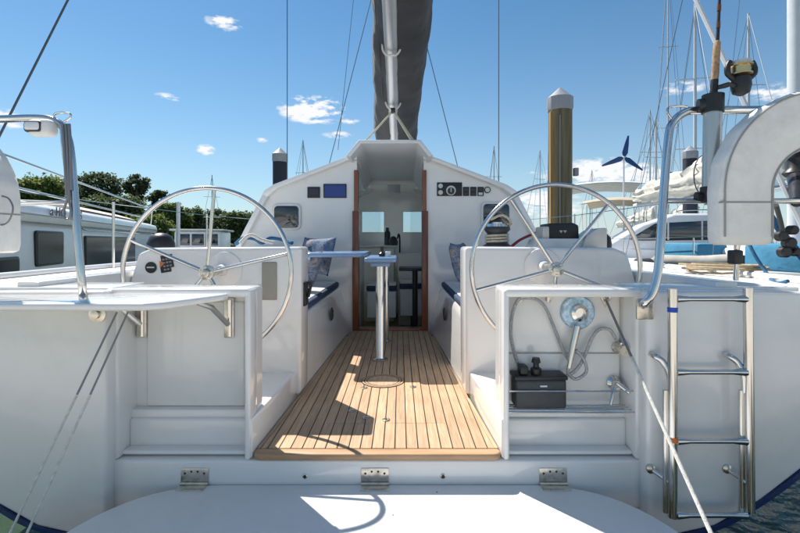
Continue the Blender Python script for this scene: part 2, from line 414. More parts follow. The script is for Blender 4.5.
# wooded shore on the far left
bm = bm_new()
rows = []
for j in range(9):
    y = 58 + j * 14
    row = []
    for i in range(31):
        x = -150 + i * 5.0
        edge = min(1, max(0, (x + 150) / 20)) * min(1, max(0, (0 - x) / 40))
        h = -1.2 + edge * (1.6 + 2.6 * min(1, j / 4)) * (1 if j else .35) + .5 * mnoise.noise(Vector((x * .1, y * .1, 0)))
        row.append((x, y, h))
    rows.append(row)
loft(bm, rows, closed=False)
g = obj('shore', bm, material('shore_grass', (.07, .085, .035), .9, var=.4, vscale=.6)); g['kind'] = 'structure'

# ================================================================ THE YACHT
CX = -0.125
Y0 = 2.36
yacht = thing('sailing_yacht', 'white sailing yacht seen from its open stern, teak cockpit and twin wheels', 'yacht', (CX, Y0, WZ))
def X(r): return CX + r

# ---- hull
def half_beam(Y):
    pts = [(2.36, 2.58), (4, 2.64), (6, 2.64), (8, 2.5), (10, 2.15), (12, 1.5), (13.5, .85), (15, .06)]
    for (a, ra), (b_, rb) in zip(pts, pts[1:]):
        if a <= Y <= b_: return ra + (rb - ra) * (Y - a) / (b_ - a)
    return pts[-1][1]
def sheer(Y): return .89 + .03 * max(0, (Y - 2.4) / 12) + .012 * max(0, Y - 6)
SEC = [(1., 1.), (.995, .72), (.985, .50), (.95, .20), (.882, -.02), (.783, -.216), (.69, -.35), (.55, -.43), (.30, -.56), (0, -.62)]
def hull_ring(Y, k=1.0):
    hb = half_beam(Y) * k; sh = sheer(Y); sc = 1.0
    half = []
    for (a, z) in SEC:
        zz = z if z < .3 else .2 + (z - .2) / .8 * (sh - .2)
        half.append((a * hb, zz))
    L = [(X(a), Y, z) for a, z in half]
    Rr = [(X(-a), Y, z) for a, z in half[-2::-1]]
    return L + Rr
bm = bm_new()
loft(bm, [hull_ring(y, 1.002) for y in (2.385, 2.8, 3.5, 4.5, 6, 8, 10, 12, 13.5, 15)], closed=False)
hull = obj('hull', bm, GEL, yacht, smooth=60)
# navy boot stripe round the lower edge of the stern
bm = bm_new()
ring = [Vector(p) for p in hull_ring(2.39, 1.0)]
idx = range(3, len(ring) - 3)
path = cr([ring[i] for i in idx], 6)
rows = []
for y, off in ((2.352, .0), (2.352, .034), (2.9, .034)):
    rows.append([Vector((p.x - (1 if p.x > X(0) else -1) * off * .55 * min(1, abs(p.x - X(0))), y, p.z + off - .006)) for p in path])
rows2 = [[Vector((p.x * 1.0 + (1 if p.x > X(0) else -1) * .008, 2.352, p.z - .012)) for p in path],
         [Vector((p.x - (1 if p.x > X(0) else -1) * .008 * min(1, abs(p.x - X(0))), 2.352, p.z + .006)) for p in path],
         [Vector((p.x - (1 if p.x > X(0) else -1) * .008 * min(1, abs(p.x - X(0))), 2.45, p.z + .006)) for p in path],
         [Vector((p.x * 1.0 + (1 if p.x > X(0) else -1) * .008, 2.45, p.z - .012)) for p in path]]
loft(bm, rows2, closed=False)
bm2 = bm_new()
# close the strip into a band
loft(bm, [rows2[3], rows2[0]], closed=False)
obj('boot_stripe', bm, BOOT, hull, label='navy stripe along the lower edge of the stern')

def rw(Y): return .675 - .155 * (Y - 2.5) / 3.3
# ---- transom wings either side of the drop-down door
for s in (-1, 1):
    pts = [(1.42, .888), (2.0, .886), (2.576, .876), (2.568, .5), (2.45, .2), (2.275, -.02), (2.02, -.216), (1.78, -.35), (1.42, -.43)]
    bm = bm_new()
    prism(bm, [(X(s * a), z) for a, z in pts], Y0, 2.47, 'Y', b=.022, seg=3)
    obj('transom_quarter', bm, GEL, yacht, label='smooth white stern quarter on the left' if s < 0 else 'smooth white stern quarter behind the ladder')
bm = B(box, X(-1.45), X(1.45), 2.446, 2.60, -.62, -.12)
obj('lower_transom', bm, GEL, yacht)
# ---- threshold below the teak, and lockers left and right of the opening
bm = B(box, X(-1.44), X(1.44), 2.437, 2.95, -.3, -.038, b=.014, seg=3)
sill = obj('sill', bm, GEL, yacht, label='white threshold under the teak floor with three hinges')
for u in (305, 443):
    p = at(u, 476, 2.437)
    bm = B(lathe, [(.0135, 0), (.0135, -.004), (.009, -.006), (.0085, -.001)], p, 'Y', 16)
    obj('drain_ring', bm, STEELB, sill)
    bm = B(lathe, [(.0085, -.0015), (.0085, -.0025)], p, 'Y', 16)
    obj('drain_hole_shade', bm, BLACK, sill)  # flat black disc painted for the shade inside the drain
for s in (-1, 1):
    side = 'left' if s < 0 else 'right'
    def rr(a, b_): return (X(a), X(b_)) if s > 0 else (X(-b_), X(-a))
    bm = bm_new()
    x0, x1 = rr(.685, .716); box(bm, x0, x1, 2.428, 2.56, -.034, .885, b=.012, seg=3)      # post beside the gangway
    x0, x1 = rr(.690, 1.47); box(bm, x0, x1, 2.424, 2.68, .845, .893, b=.018, seg=3)         # top
    x0, x1 = rr(1.405, 1.47); box(bm, x0, x1, 2.442, 2.70, -.036, .87, b=.012, seg=3)          # outer cheek
    x0, x1 = rr(.71, 1.45); box(bm, x0, x1, 2.620, 2.66, -.032, .87)                         # back
    x0, x1 = rr(.688, .713); box(bm, x0, x1, 2.545, 2.655, -.033, .87)
    x0, x1 = rr(.712, 1.41); box(bm, x0, x1, 2.545, 2.65, -.030, .148, b=.02, seg=3)        # step
    x0, x1 = rr(.714, 1.408); box(bm, x0, x1, 2.475, 2.60, -.028, -.004, b=.014, seg=3)
    if s < 0:
        x0, x1 = rr(.775, 1.345); box(bm, x0, x1, 2.608, 2.63, .19, .80, b=.012, seg=3)
    else:
        x0, x1 = rr(.735, 1.395); box(bm, x0, x1, 2.602, 2.63, .505, .84, b=.008, seg=2)
        x0, x1 = rr(.735, 1.395); box(bm, x0, x1, 2.602, 2.63, .165, .499, b=.008, seg=2)
    obj('stern_locker', bm, GEL, yacht, label='%s stern locker recess, white gelcoat' % side)
    # helm well behind the locker
    bm = bm_new()
    x0, x1 = rr(.682, 1.92); box(bm, x0, x1, 2.565, 3.4, .10, .19, b=.01)
    prism(bm, [(X(s * (rw(2.44) - .001)), 2.44), (X(s * (rw(3.36) - .001)), 3.36), (X(s * .75), 3.36), (X(s * .72), 2.44)], -.03, .188, 'Z', b=.012, seg=3)
    x0, x1 = rr(1.86, 1.98); box(bm, x0, x1, 2.47, 3.7, .1, .926, b=.008)
    x0, x1 = rr(1.43, 2.30); box(bm, x0, x1, 2.45, 2.75, .3, .8985, b=.008)
    obj('helm_well', bm, GEL, yacht)

# ---- cockpit coamings with the wheel consoles
for s in (-1, 1):
    side = 'left' if s < 0 else 'right'
    pts = [(.605, .02), (.600, 1.108), (1.70, 1.10), (1.80, 1.06), (1.86, .86), (1.90, .5), (1.9, .02)]
    bm = bm_new()
    prism(bm, [(X(s * a), z) for a, z in pts], 3.30, 3.58, 'Y', b=.03, seg=4)
    cons = obj('wheel_console', bm, GEL, yacht, label='%s white console behind the wheel' % side)
    # coaming running forward
    pts = [(1.20, .3), (1.22, 1.02), (1.28, 1.06), (1.74, 1.055), (1.84, 1.0), (1.92, .80), (1.92, .3)]
    bm = bm_new()
    prism(bm, [(X(s * a), z) for a, z in pts], 3.5, 5.84, 'Y', b=.025, seg=3)
    obj('cockpit_coaming', bm, GEL, yacht)
    # seat base: loft with a raked front wall
    bm = bm_new()
    rings = []
    for Yq in (3.35, 3.6, 4.2, 5.0, 5.45, 5.84):
        k = 0 if Yq < 5.4 else (Yq - 5.4) / .44
        f0 = rw(Yq) - .02 * k; f1 = .648
        rings.append([(X(s * f0), Yq, -.03), (X(s * (f0 + .006)), Yq, .08), (X(s * (f1 - .02)), Yq, .50), (X(s * f1), Yq, .548), (X(s * (f1 + .02)), Yq, .562), (X(s * 1.30), Yq, .562), (X(s * 1.30), Yq, -.03)])
    loft(bm, rings)
    obj('seat_base', bm, GEL, yacht, label='%s cockpit seat locker, white' % side, smooth=35)
    bm = bm_new()
    x0, x1 = (X(.655), X(1.19)) if s > 0 else (X(-1.19), X(-.655))
    for (ya, yb) in ((3.62, 4.55), (4.57, 5.76)):
        box(bm, x0, x1, ya, yb, .564, .628, b=.022, seg=3)
    obj('seat_cushion', bm, NAVY, yacht, label='%s navy cockpit seat cushion' % side)
    bm = bm_new()
    x0, x1 = (X(.69), X(1.16)) if s > 0 else (X(-1.16), X(-.69))
    box(bm, x0, x1, 3.66, 5.70, .62, .637, b=.006)
    obj('seat_pad', bm, WHITEV, yacht)
    # small vent in the seat front
    for Yv in (4.75,):
        bm = bm_new()
        c = Vector((X(s * (.60)), Yv, .38))
        lathe(bm, [(.07, 0), (.07, -s * .012), (.05, -s * .018), (.045, -s * .004)], c, 'X', 20)
        ve = obj('speaker_grille', bm, DGREY, yacht)
    # wheel well flange on the console
# pocket and stickers on the left console
p = at(262, 262, 3.298); q = at(277, 300, 3.298)
bm = B(box, p.x, q.x, 3.288, 3.31, q.z, p.z, b=.008, seg=3)  # raised box; the dark of the opening is only its colour
obj('storage_pocket', bm, POCKSHADE, yacht, label='storage pocket with painted shade in the left console')
c = at(151, 267.5, 3.297)
bm = B(lathe, [(.042, 0), (.042, -.003)], c, 'Y', 24)
st = obj('round_sticker', bm, BLACK, yacht, label='round black sticker on the left console')
bm = B(box, c.x - .028, c.x + .026, 3.291, 3.2935, c.z - .004, c.z + .006); obj('sticker_print', bm, DIAL, st)
c = at(166, 264, 3.297)
M = Matrix.Translation(c) @ Matrix.Rotation(R(-10), 4, 'Y')
bm = B(prism, [(-.045, -.06), (.03, -.06), (.03, -.03), (.055, -.03), (.055, .065), (-.03, .065), (-.03, .0), (-.045, 0)], -.003, 0, 'Y', M=M)
st = obj('square_sticker', bm, BLACK, yacht, label='black sticker with orange corner on the left console')
bm = B(prism, [(-.046, -.02), (-.015, .0), (-.02, .02), (-.04, .03)], -.006, -.0035, 'Y', M=M); obj('orange_corner', bm, ORANGE, st)
bm = bm_new()
for zq in (-.04, -.015, .01, .035):
    for xq in (-.012, .012, .035):
        if xq > .03 and zq < -.03: continue
        box(bm, xq - .008, xq + .008, -.0055, -.0035, zq - .006, zq + .006, M=M)
o = obj('sticker_print', bm, material('sticker_grey', (.25, .25, .25), .5), st); o['kind'] = 'stuff'

# ---- side decks and foredeck
for s in (-1, 1):
    bm = bm_new(); rows = []
    for Yq in (2.43, 2.56, 3, 4, 5, 5.8, 7, 8.5, 9.4, 11, 12.5, 13.8, 15):
        hb = half_beam(Yq); inn = 1.88 if Yq < 5.9 else (1.6 if Yq < 9 else 0.0)
        inn = min(inn, hb * .98); sh = sheer(Yq) - (.06 if Yq < 2.5 else 0)
        rows.append([(X(s * (inn + (hb - inn) * k)), Yq, sh + (.03 * (1 - k) if k < 1 else -.002) - (.004 if k == 1 else 0)) for k in (0, .3, .6, .9, 1)])
    loft(bm, rows, closed=False)
    obj('side_deck', bm, GELD, yacht)
    bm = bm_new()
    path = [(X(s * (half_beam(y) - .05)), y, sheer(y) + .022) for y in (2.55, 3.2, 4, 5, 6, 7, 8.5, 10, 11.5, 13, 14.5)]
    tube(bm, cr(path, 4), .024, 8)
    obj('toe_rail', bm, GEL, yacht)

# ---- teak cockpit floor, plank by plank
teak = None
YA, YB = 2.50, 5.76
bm = bm_new()
prism(bm, [(X(-rw(2.47) + .006), 2.47), (X(rw(2.47) - .006), 2.47), (X(rw(5.45) - .004), 5.45), (X(rw(YB) - .06), YB), (X(-rw(YB) + .06), YB), (X(-rw(5.45) + .004), 5.45)], -.036, -.0045, 'Z')
teak = obj('teak_floor', bm, CAULK, yacht, label='teak planked cockpit floor with black seams', smooth=0)
PW = .0644; NP = 21
PLH = .004
def plank(x0, x1, y0, y1, nm='plank', z1=0.0):
    """a plank between offsets x0..x1 whose ends are cut along the floor edge"""
    bm = bm_new()
    g = .0034
    pts = [(x0 + g, y0), (x1 - g, y0)]
    poly = [(x0 + g, y0), (x1 - g, y0), (x1 - g, y1), (x0 + g, y1)]
    for sg in (-1, 1):      # clip against the slanting seat front on each side
        out = []
        fn = lambda p: (rw(p[1]) - .0285) - sg * p[0]
        for i_, p in enumerate(poly):
            q = poly[(i_ + 1) % len(poly)]
            a_, b_ = fn(p), fn(q)
            if a_ >= 0: out.append(p)
            if a_ * b_ < 0:
                t_ = a_ / (a_ - b_); out.append((p[0] + (q[0] - p[0]) * t_, p[1] + (q[1] - p[1]) * t_))
        poly = out
        if len(poly) < 3: bm.free(); return
    if max(p[1] for p in poly) - min(p[1] for p in poly) < .06: bm.free(); return
    pts = [(X(p[0]), p[1]) for p in poly]
    prism(bm, pts, -.0044, z1 + random.uniform(-.0006, .0006), 'Z')
    obj(nm, bm, TEAK, teak, smooth=0)
for i in range(NP):
    x0 = (i - NP / 2) * PW; x1 = x0 + PW
    cuts = [YA]
    if -.34 < (x0 + x1) / 2 < .40: cuts.append(2.845)      # hatch joint
    if i % 3 == 1: cuts.append(4.2 + .35 * (i % 4))
    elif i % 3 == 2: cuts.append(5.0 - .3 * (i % 2))
    cuts.append(YB)
    for a, b_ in zip(cuts, cuts[1:]):
        plank(x0, x1, a + (.0014 if a > YA else 0), b_ - .0014)
# margin planks along the sides
for s in (-1, 1):
    ys = [2.5, 3.3, 4.1, 4.9, 5.44]
    for a, b_ in zip(ys, ys[1:]):
        bm = bm_new()
        prism(bm, [(X(s * (rw(a) - .006)), a), (X(s * (rw(b_) - .006)), b_ - .003), (X(s * (rw(b_) - .026)), b_ - .003), (X(s * (rw(a) - .026)), a)], -.0044, .001, 'Z')
        obj('plank', bm, TEAK, teak, smooth=0)
# rounded nosing at the aft edge
bm = bm_new()
pts = []
hw = rw(2.43)
prism(bm, [(X(-hw + .006), 2.496), (X(-hw + .004), 2.455), (X(-hw + .02), 2.428), (X(-hw + .05), 2.422), (X(hw - .05), 2.422), (X(hw - .02), 2.428), (X(hw - .004), 2.455), (X(hw - .006), 2.496)], -.034, .002, 'Z', b=.012, seg=3)
obj('nosing', bm, TEAKN, teak, label='rounded teak lip along the aft edge')
# round deck plate and small fittings
c = Vector((at(383, 381, 3.7).x, 3.70, 0))
for (ra, rb, h, mt, nm) in ((.150, .178, .0035, CAULK, 'plate_seam'), (.158, .172, .0050, TEAK, 'plate_ring'), (.0, .128, .0046, TEAK, 'plate_lid'), (.128, .134, .0052, CAULK, 'lid_seam'), (.134, .150, .0046, TEAK, 'inner_ring')):
    bm = bm_new()
    if ra == 0: lathe(bm, [(rb, 0.001), (rb, h), (.02, h)], c, 'Z', 40)
    else: lathe(bm, [(ra, .001), (ra, h), (rb, h), (rb, .001)], c, 'Z', 40)
    obj(nm, bm, mt, teak)
for (u, v) in ((364, 388), (386, 420), (413, 387), (352, 411), (366, 418)):
    Yq = F * CAM_Z / (v - 241); c = Vector((at(u, v, Yq).x, Yq, 0))
    bm = B(lathe, [(.026, .0005), (.026, .004), (.018, .006), (.016, .003), (.0, .003)][:4], c, 'Z', 20)
    lathe(bm, [(.012, .001), (.012, .005)], c, 'Z', 12)
    obj('deck_socket', bm, STEELB, teak)

# ---- swim platform (dropped transom door)
def rc(pts, rad, n=5):
    """round polygon corners; rad list per vertex"""
    out = []; m = len(pts)
    for i, p in enumerate(pts):
        p = Vector(p); a = Vector(pts[i - 1]); b_ = Vector(pts[(i + 1) % m]); r_ = rad[i]
        if r_ <= 0: out.append(tuple(p)); continue
        d0 = (a - p).normalized(); d1 = (b_ - p).normalized()
        s0, s1 = p + d0 * r_, p + d1 * r_
        for k in range(n + 1):
            t = k / n; q = s0 * (1 - t) ** 2 + p * 2 * t * (1 - t) + s1 * t * t
            out.append(tuple(q))
    return out
pl = rc([(X(-1.31), 2.425), (X(1.31), 2.425), (X(1.41), 1.9), (X(1.50), .95), (X(-1.50), .95), (X(-1.41), 1.9)], [.50, .50, .1, .15, .15, .1], 12)
bm = B(prism, pl, -.235, -.165, 'Z', b=.016, seg=3)
platform = obj('swim_platform', bm, PLAT, yacht, label='lowered white swim platform at the stern')
for (u, v) in ((393, 515), (437, 492)):
    Yq = F * (CAM_Z + .165) / (v - 241); c = Vector((at(u, v, Yq).x, Yq, -.165))
    obj('screw', B(lathe, [(.004, 0), (.004, .0012)], c, 'Z', 10), DGREY, platform)
for u in (195, 375, 553):
    c = at(u, 476, 2.437); x = c.x; w_ = .075
    hg = obj('hinge', B(box, x - w_, x + w_, 2.4315, 2.4365, -.152, -.078, b=.003), STEELB, yacht, label='stainless platform hinge')
    bm = B(tube, [(x - w_, 2.427, -.158), (x + w_, 2.427, -.158)], .0075, 10); obj('knuckle', bm, STEELB, hg)
    obj('leaf', B(box, x - w_, x + w_, 2.368, 2.421, -.1648, -.1615, b=.001), STEELB, hg)
    for k in range(4):
        q = (x - .052 + k * .0345, 2.4315, -.096 if k in (1, 2) else -.106)
        obj('screw', B(lathe, [(.0065, 0), (.005, -.0025)], q, 'Y', 10), DGREY, hg)

# ---- cabin: bulkhead, coachroof, hood
for s in (-1, 1):
    pts = [(.43, -.05), (.43, 2.19), (.56, 2.175), (1.545, 1.80), (1.92, 1.08), (1.94, .5), (1.3, .5), (1.3, -.05)]
    bm = B(prism, [(X(s * a), z) for a, z in pts], 5.80, 5.86, 'Y')
    bh = obj('bulkhead', bm, GEL, yacht, label='%s cabin bulkhead beside the doorway' % ('left' if s < 0 else 'right'))
    # coachroof half shell
    out = [(.42, 2.235), (.56, 2.215), (1.48, 1.868), (1.60, 1.79), (1.625, 1.742)]
    inn = [(1.555, 1.715), (1.43, 1.82), (.55, 2.165), (.42, 2.185)]
    bm = bm_new()
    rings = []
    for Yq, k, dz in ((5.70, 1, 0), (7.2, 1, .0), (8.3, .97, -.02), (9.2, .90, -.06)):
        rings.append([(X(s * (.42 if a < .43 else a * k)), Yq, z + dz) for a, z in out + inn])
    loft(bm, rings); bev(bm, .012, 2, 50)
    obj('coachroof', bm, GEL, yacht)
    for nm, ya, yb, mt in (('roof_pillar', 5.705, 6.15, GEL), ('side_window', 6.16, 8.5, PANE), ('roof_pillar', 8.51, 9.18, GEL)):  # side windows are unseen, added to let light into the cabin
        k = 1 if ya < 6.5 else .985; k2 = 1 if yb < 6.5 else (.95 if yb < 9 else .90)
        th = .07 if mt is GEL else .008
        bm = bm_new()
        loft(bm, [[(X(s * 1.615 * kk), Yq, 1.755 + dz), (X(s * 1.99 * kk), Yq, 1.03), (X(s * (1.99 - th) * kk), Yq, 1.03), (X(s * (1.615 - th) * kk), Yq, 1.735 + dz)] for Yq, kk, dz in ((ya, k, 0 if ya < 8 else -.03), (yb, k2, 0 if yb < 7 else -.03))])
        if mt is GEL: bev(bm, .012, 2, 50)
        obj(nm, bm, mt, yacht)
    obj('cabin_side', B(prism, [(X(s * 1.97), .85), (X(s * 1.98), 1.05), (X(s * 1.88), 1.10), (X(s * 1.87), .85)], 5.87, 9.1, 'Y'), GEL, yacht)
    # bulkhead window
    if s < 0: (u0, v0, u1, v1) = (272.5, 204, 301, 230)
    else: (u0, v0, u1, v1) = (481, 202, 511, 228)
    p = at(u0, v0, 5.79); q = at(u1, v1, 5.79)
    fr = rc([(p.x, q.z), (q.x, q.z), (q.x, p.z), (p.x, p.z)], [.07] * 4, 5)
    ins = .026
    gl = rc([(p.x + ins, q.z + ins), (q.x - ins, q.z + ins), (q.x - ins, p.z - ins), (p.x + ins, p.z - ins)], [.055] * 4, 5)
    win = obj('window', B(prism, fr, 5.772, 5.803, 'Y', b=.008), WHITEV, yacht, label='rounded dark window in the %s bulkhead' % ('left' if s < 0 else 'right'))
    obj('pane', B(prism, gl, 5.766, 5.790, 'Y', b=.004), GLASS, win)
# roof panel forward of the hatch
bm = B(box, X(-.47), X(.47), 7.5, 9.15, 2.165, 2.20); obj('roof_panel', bm, LINER, yacht)
# companionway hood
out = [(-.53, 2.185), (-.375, 2.378), (.375, 2.378), (.53, 2.185)]; inn = [(.475, 2.172), (.345, 2.335), (-.345, 2.335), (-.475, 2.172)]
bm = bm_new(); loft(bm, [[(X(a), Yq, z + dz) for a, z in out + inn] for Yq, dz in ((5.46, 0), (6.2, -.03), (7.0, -.10), (7.6, -.18))]); bev(bm, .008, 2, 50)
hood = obj('companionway_hood', bm, GELD, yacht, label='raised white hood over the cabin doorway')
bm = B(box, X(-.47), X(.47), 7.55, 7.62, 2.10, 2.16); obj('hood_front', bm, GEL, hood)
# mahogany door posts
for s in (-1, 1):
    bm = bm_new()
    x0, x1 = (X(s * .412), X(s * .465)) if s > 0 else (X(-.465), X(-.412))
    box(bm, x0, x1, 5.762, 5.90, 1.53, 2.06, b=.006)
    x0, x1 = (X(s * .405), X(s * .485)) if s > 0 else (X(-.485), X(-.405))
    box(bm, x0, x1, 5.752, 5.91, .0, 1.535, b=.008)
    obj('door_post', bm, MAHOG, yacht, label='dark mahogany door post')
bm = B(box, X(-.41), X(.41), 5.765, 5.90, -.03, .03, b=.008); obj('door_threshold', bm, MAHOG, yacht)
# ---- cabin interior
cab = obj('cabin_lining', B(box, X(-1.5), X(1.5), 5.9, 9.1, -.36, -.30), material('cabin_sole', (.16, .10, .06), .4, var=.3, vscale=12, stretch=(1, .1, 1)), yacht, label='dim cabin interior beyond the doorway')
for s in (-1, 1):
    x0, x1 = sorted((X(s * 1.46), X(s * 1.52)))
    obj('side_lining', B(box, x0, x1, 5.87, 9.15, -.3, 1.02), LINER, cab)
# front wall with two windows
bm = bm_new()
FY = 9.1
box(bm, X(-1.75), X(1.75), FY, FY + .08, -.3, 1.33)
box(bm, X(-1.3), X(1.3), FY + .002, FY + .078, 1.74, 2.16)
for a, b_ in ((-1.7, -.64), (-.20, .19), (.64, 1.7)): box(bm, X(a), X(b_), FY + .001, FY + .079, 1.32, 1.745)
obj('front_wall', bm, GEL, cab)
for s in (-1, 1):
    bm = B(box, *sorted((X(s * .19), X(s * .65))), FY + .03, FY + .036, 1.32, 1.75); obj('front_window', bm, PANE, cab)
obj('counter', B(box, X(-1.4), X(.02), 8.1, 9.05, -.3, 1.03, b=.02), LINER, cab)
obj('counter_top', B(box, X(-1.42), X(.04), 8.06, 9.06, 1.032, 1.07, b=.01), WHITEV, cab)
obj('galley_front', B(box, X(.1), X(1.45), 7.7, 8.6, -.3, .93, b=.02), LINER, cab)
obj('tall_cupboard', B(box, X(-1.45), X(-.48), 6.7, 7.6, -.3, 1.02, b=.02), LINER, cab)
for (u0, u1, vt, Yq, nm) in ((367, 396, 284, 6.9, 'left'), (400, 428, 282, 7.1, 'right')):
    p = at(u0, vt, Yq); q = at(u1, vt + 34, Yq)
    se = obj('cabin_seat', B(box, p.x, q.x, Yq, Yq + .45, q.z, p.z - .11, b=.015), WHITEV, cab, label='white cabin seat with navy top')
    obj('seat_top', B(box, p.x - .01, q.x + .01, Yq - .02, Yq + .46, p.z - .108, p.z - .025, b=.02), NAVY, se)
    obj('seat_piping', B(box, p.x, q.x, Yq - .005, Yq + .45, p.z - .03, p.z, b=.012), WHITEV, se)
    obj('seat_leg', B(tube, [((p.x + q.x) / 2, Yq + .2, -.3), ((p.x + q.x) / 2, Yq + .2, q.z + .01)], .05, 12), BLACK, se)
p = at(415, 270, 6.6)
tb = obj('cabin_table', B(tube, [(p.x, 6.6, -.3), (p.x, 6.6, p.z)], .04, 12), BLACK, cab, label='black pedestal table in the cabin')
obj('cabin_table_top', B(box, at(399, 0, 6.6).x, at(427, 0, 6.6).x, 6.35, 6.9, p.z, p.z + .04, b=.012), BLACK, tb)
obj('cabin_table_foot', B(box, p.x - .2, p.x + .25, 6.4, 6.8, -.298, -.25, b=.015), WHITEV, tb)
# things on the counter and by the front windows
bm = bm_new()
for (a, z, r_, h) in ((-.12, 1.07, .06, .34), (.0, 1.07, .05, .26)):
    lathe(bm, [(r_, 0), (r_, h * .7), (r_ * .5, h * .85), (r_ * .5, h)], (X(a), 8.7, z), 'Z', 12)
    break
o = obj('bottle', bm, material('dark_bottle', (.02, .025, .02), .15, coat=.5), cab)
obj('kettle', B(lathe, [(.08, 0), (.09, .06), (.06, .14), (.02, .17)], (X(.0), 8.45, 1.07), 'Z', 16), DGREY, cab)
obj('tap', B(tube, cr([(X(.12), 8.5, .93), (X(.12), 8.5, 1.2), (X(.10), 8.44, 1.28), (X(.08), 8.36, 1.2)], 6), .015, 8), BLACK, cab)

# instruments on the bulkhead
def plate(u0, v0, u1, v1, mat, name, label=None, parent=None, y=5.794, t=.012, b=.004):
    p = at(u0, v0, y); q = at(u1, v1, y)
    return obj(name, B(box, p.x, q.x, y - t, y + .008, q.z, p.z, b=b), mat, parent or yacht, label=label)
plate(307.5, 187, 320, 198, BLACK, 'instrument_display', 'small black display on the left bulkhead')
plate(309, 188.5, 318.5, 195, material('dim_screen', (.03, .035, .05), .1), 'screen', parent=yacht, y=5.780, t=.004, b=0)
d = plate(323.5, 184, 346.5, 198, BLACK, 'chart_display', 'blue screen on the left bulkhead')
plate(324.5, 185, 345.5, 197, SCREEN, 'screen', parent=d, y=5.780, t=.004, b=0)
d = plate(437, 182.5, 462, 196, BLACK, 'instrument_cluster', 'black instrument panel with round dials on the right bulkhead')
def dial(u, v, r_, mat, parent, y=5.780, h=.006):
    return obj('dial', B(lathe, [(r_, 0), (r_, -h), (r_ * .9, -h - .002)], at(u, v, y), 'Y', 24), mat, parent)
dd = dial(451, 190.5, .062, DIAL, d)
obj('dial_face', B(lathe, [(.046, 0), (.046, -.0095)], at(451, 191, 5.780), 'Y', 24), DGREY, dd)
obj('needle', B(box, at(450.6, 0, 5.77).x, at(451.6, 0, 5.77).x, 5.768, 5.7695, at(0, 192, 5.77).z, at(0, 188, 5.77).z), DIAL, dd)
dial(440.5, 186, .030, DIAL, d); dial(440.5, 192.5, .030, DIAL, d)
for u in (466, 473.3, 480.6):
    k = plate(u - 3, 187, u + 3, 196, BLACK, 'switch_unit')
    plate(u - 2, 188.3, u + 2, 191, DGREY, 'key', parent=k, y=5.779, t=.003, b=0)
    plate(u - 2, 192.5, u + 2, 195, DIAL if u > 480 else DGREY, 'key', parent=k, y=5.779, t=.003, b=0)
g = obj('round_gauge', B(lathe, [(.042, 0), (.042, -.012), (.033, -.013)], at(487.3, 190, 5.797), 'Y', 24), BLACK, yacht, label='small round gauge on the right bulkhead')
obj('gauge_face', B(lathe, [(.030, 0), (.030, -.0145)], at(487.3, 190, 5.797), 'Y', 24), DIAL, g)

# ---- cockpit table
tabz = .985
tl = B(lathe, [(.075, 0), (.075, .012), (.046, .022), (.042, .03), (.042, tabz - .06), (.06, tabz - .04)], (at(380, 360, 4.35).x, 4.35, .002), 'Z', 24)
table = obj('cockpit_table', tl, STEEL, yacht, label='cockpit table tinted blue for the reflected sky, on a stainless pedestal')
obj('second_leg', B(lathe, [(.05, 0), (.05, .012), (.028, .02), (.028, tabz - .05)], (at(386.5, 340, 5.15).x, 5.15, .002), 'Z', 20), STEEL, table)
xr = at(396.5, 0, 4.2).x; xm = at(364, 0, 4.2).x; xl = at(306.5, 0, 4.35).x
obj('table_top', B(prism, rc([(xm, 4.18), (xr, 4.18), (xr, 5.35), (xm, 5.35)], [.04] * 4, 4), tabz - .035, tabz + .008, 'Z', b=.014, seg=3), TABLE, table)
obj('table_leaf', B(prism, rc([(xl, 4.26), (xm - .006, 4.26), (xm - .006, 5.30), (xl, 5.30)], [.06] * 4, 4), tabz + .010, tabz + .052, 'Z', b=.014, seg=3), TABLE, table)
obj('leg_bracket', B(box, at(371, 0, 4.35).x, at(390, 0, 4.35).x, 4.28, 4.9, tabz - .08, tabz - .037, b=.01), TABLE, table)
bm = bm_new()
c = at(382, 249, 4.55); lathe(bm, [(.03, 0), (.033, .03), (.014, .045), (.014, .09), (.02, .10)], (c.x, 4.55, tabz + .009), 'Z', 16)
o = tag(obj('black_bottle', bm, BLACK), 'small black bottle standing on the cockpit table', 'bottle')
bm = bm_new(); c = at(388, 250, 4.5)
lathe(bm, [(.025, 0), (.027, .05), (.024, .052), (.022, .02)], (c.x, 4.5, tabz + .009), 'Z', 16)
tag(obj('tumbler', bm, WHITEV), 'small pale tumbler beside the black bottle on the table', 'cup')

# ---- steering wheels
def wheel(u, v, Yw, Rr, a0, label):
    c = at(u, v, Yw)
    hub = obj('steering_wheel', B(lathe, [(.022, -.045), (.03, -.04), (.032, -.02), (.05, -.015), (.05, .02), (.03, .025), (.028, .3)], c, 'Y', 20), STEELB, yacht, label=label)
    n = 96
    obj('rim', B(tube, [(c.x + Rr * math.cos(2 * math.pi * k / n), c.y, c.z + Rr * math.sin(2 * math.pi * k / n)) for k in range(n)], .0155, 12, closed=True), STEEL, hub)
    for k in range(5):
        a = R(a0 + 72 * k)
        d_ = Vector((math.cos(a), 0, math.sin(a)))
        obj('spoke', B(tube, [c + d_ * .03, c + d_ * (Rr * .5), c + d_ * (Rr - .012)], [.012, .0125, .012], 10), STEEL, hub)
        obj('bolt', B(lathe, [(.008, 0), (.008, -.012), (.004, -.014)], c + d_ * .036 + Vector((0, -.013, 0)), 'Y', 8), STEEL, hub)
    obj('flange', B(lathe, [(.135, .302), (.13, .288), (.07, .276), (.045, .26), (.034, .2)], (c.x, c.y, c.z), 'Y', 32), GEL, hub)
    return hub
wheel(207, 272.5, 3.0, .562, 85, 'left stainless steering wheel with five spokes')
wheel(556, 269, 3.0, .562, 51, 'right stainless steering wheel with five spokes')
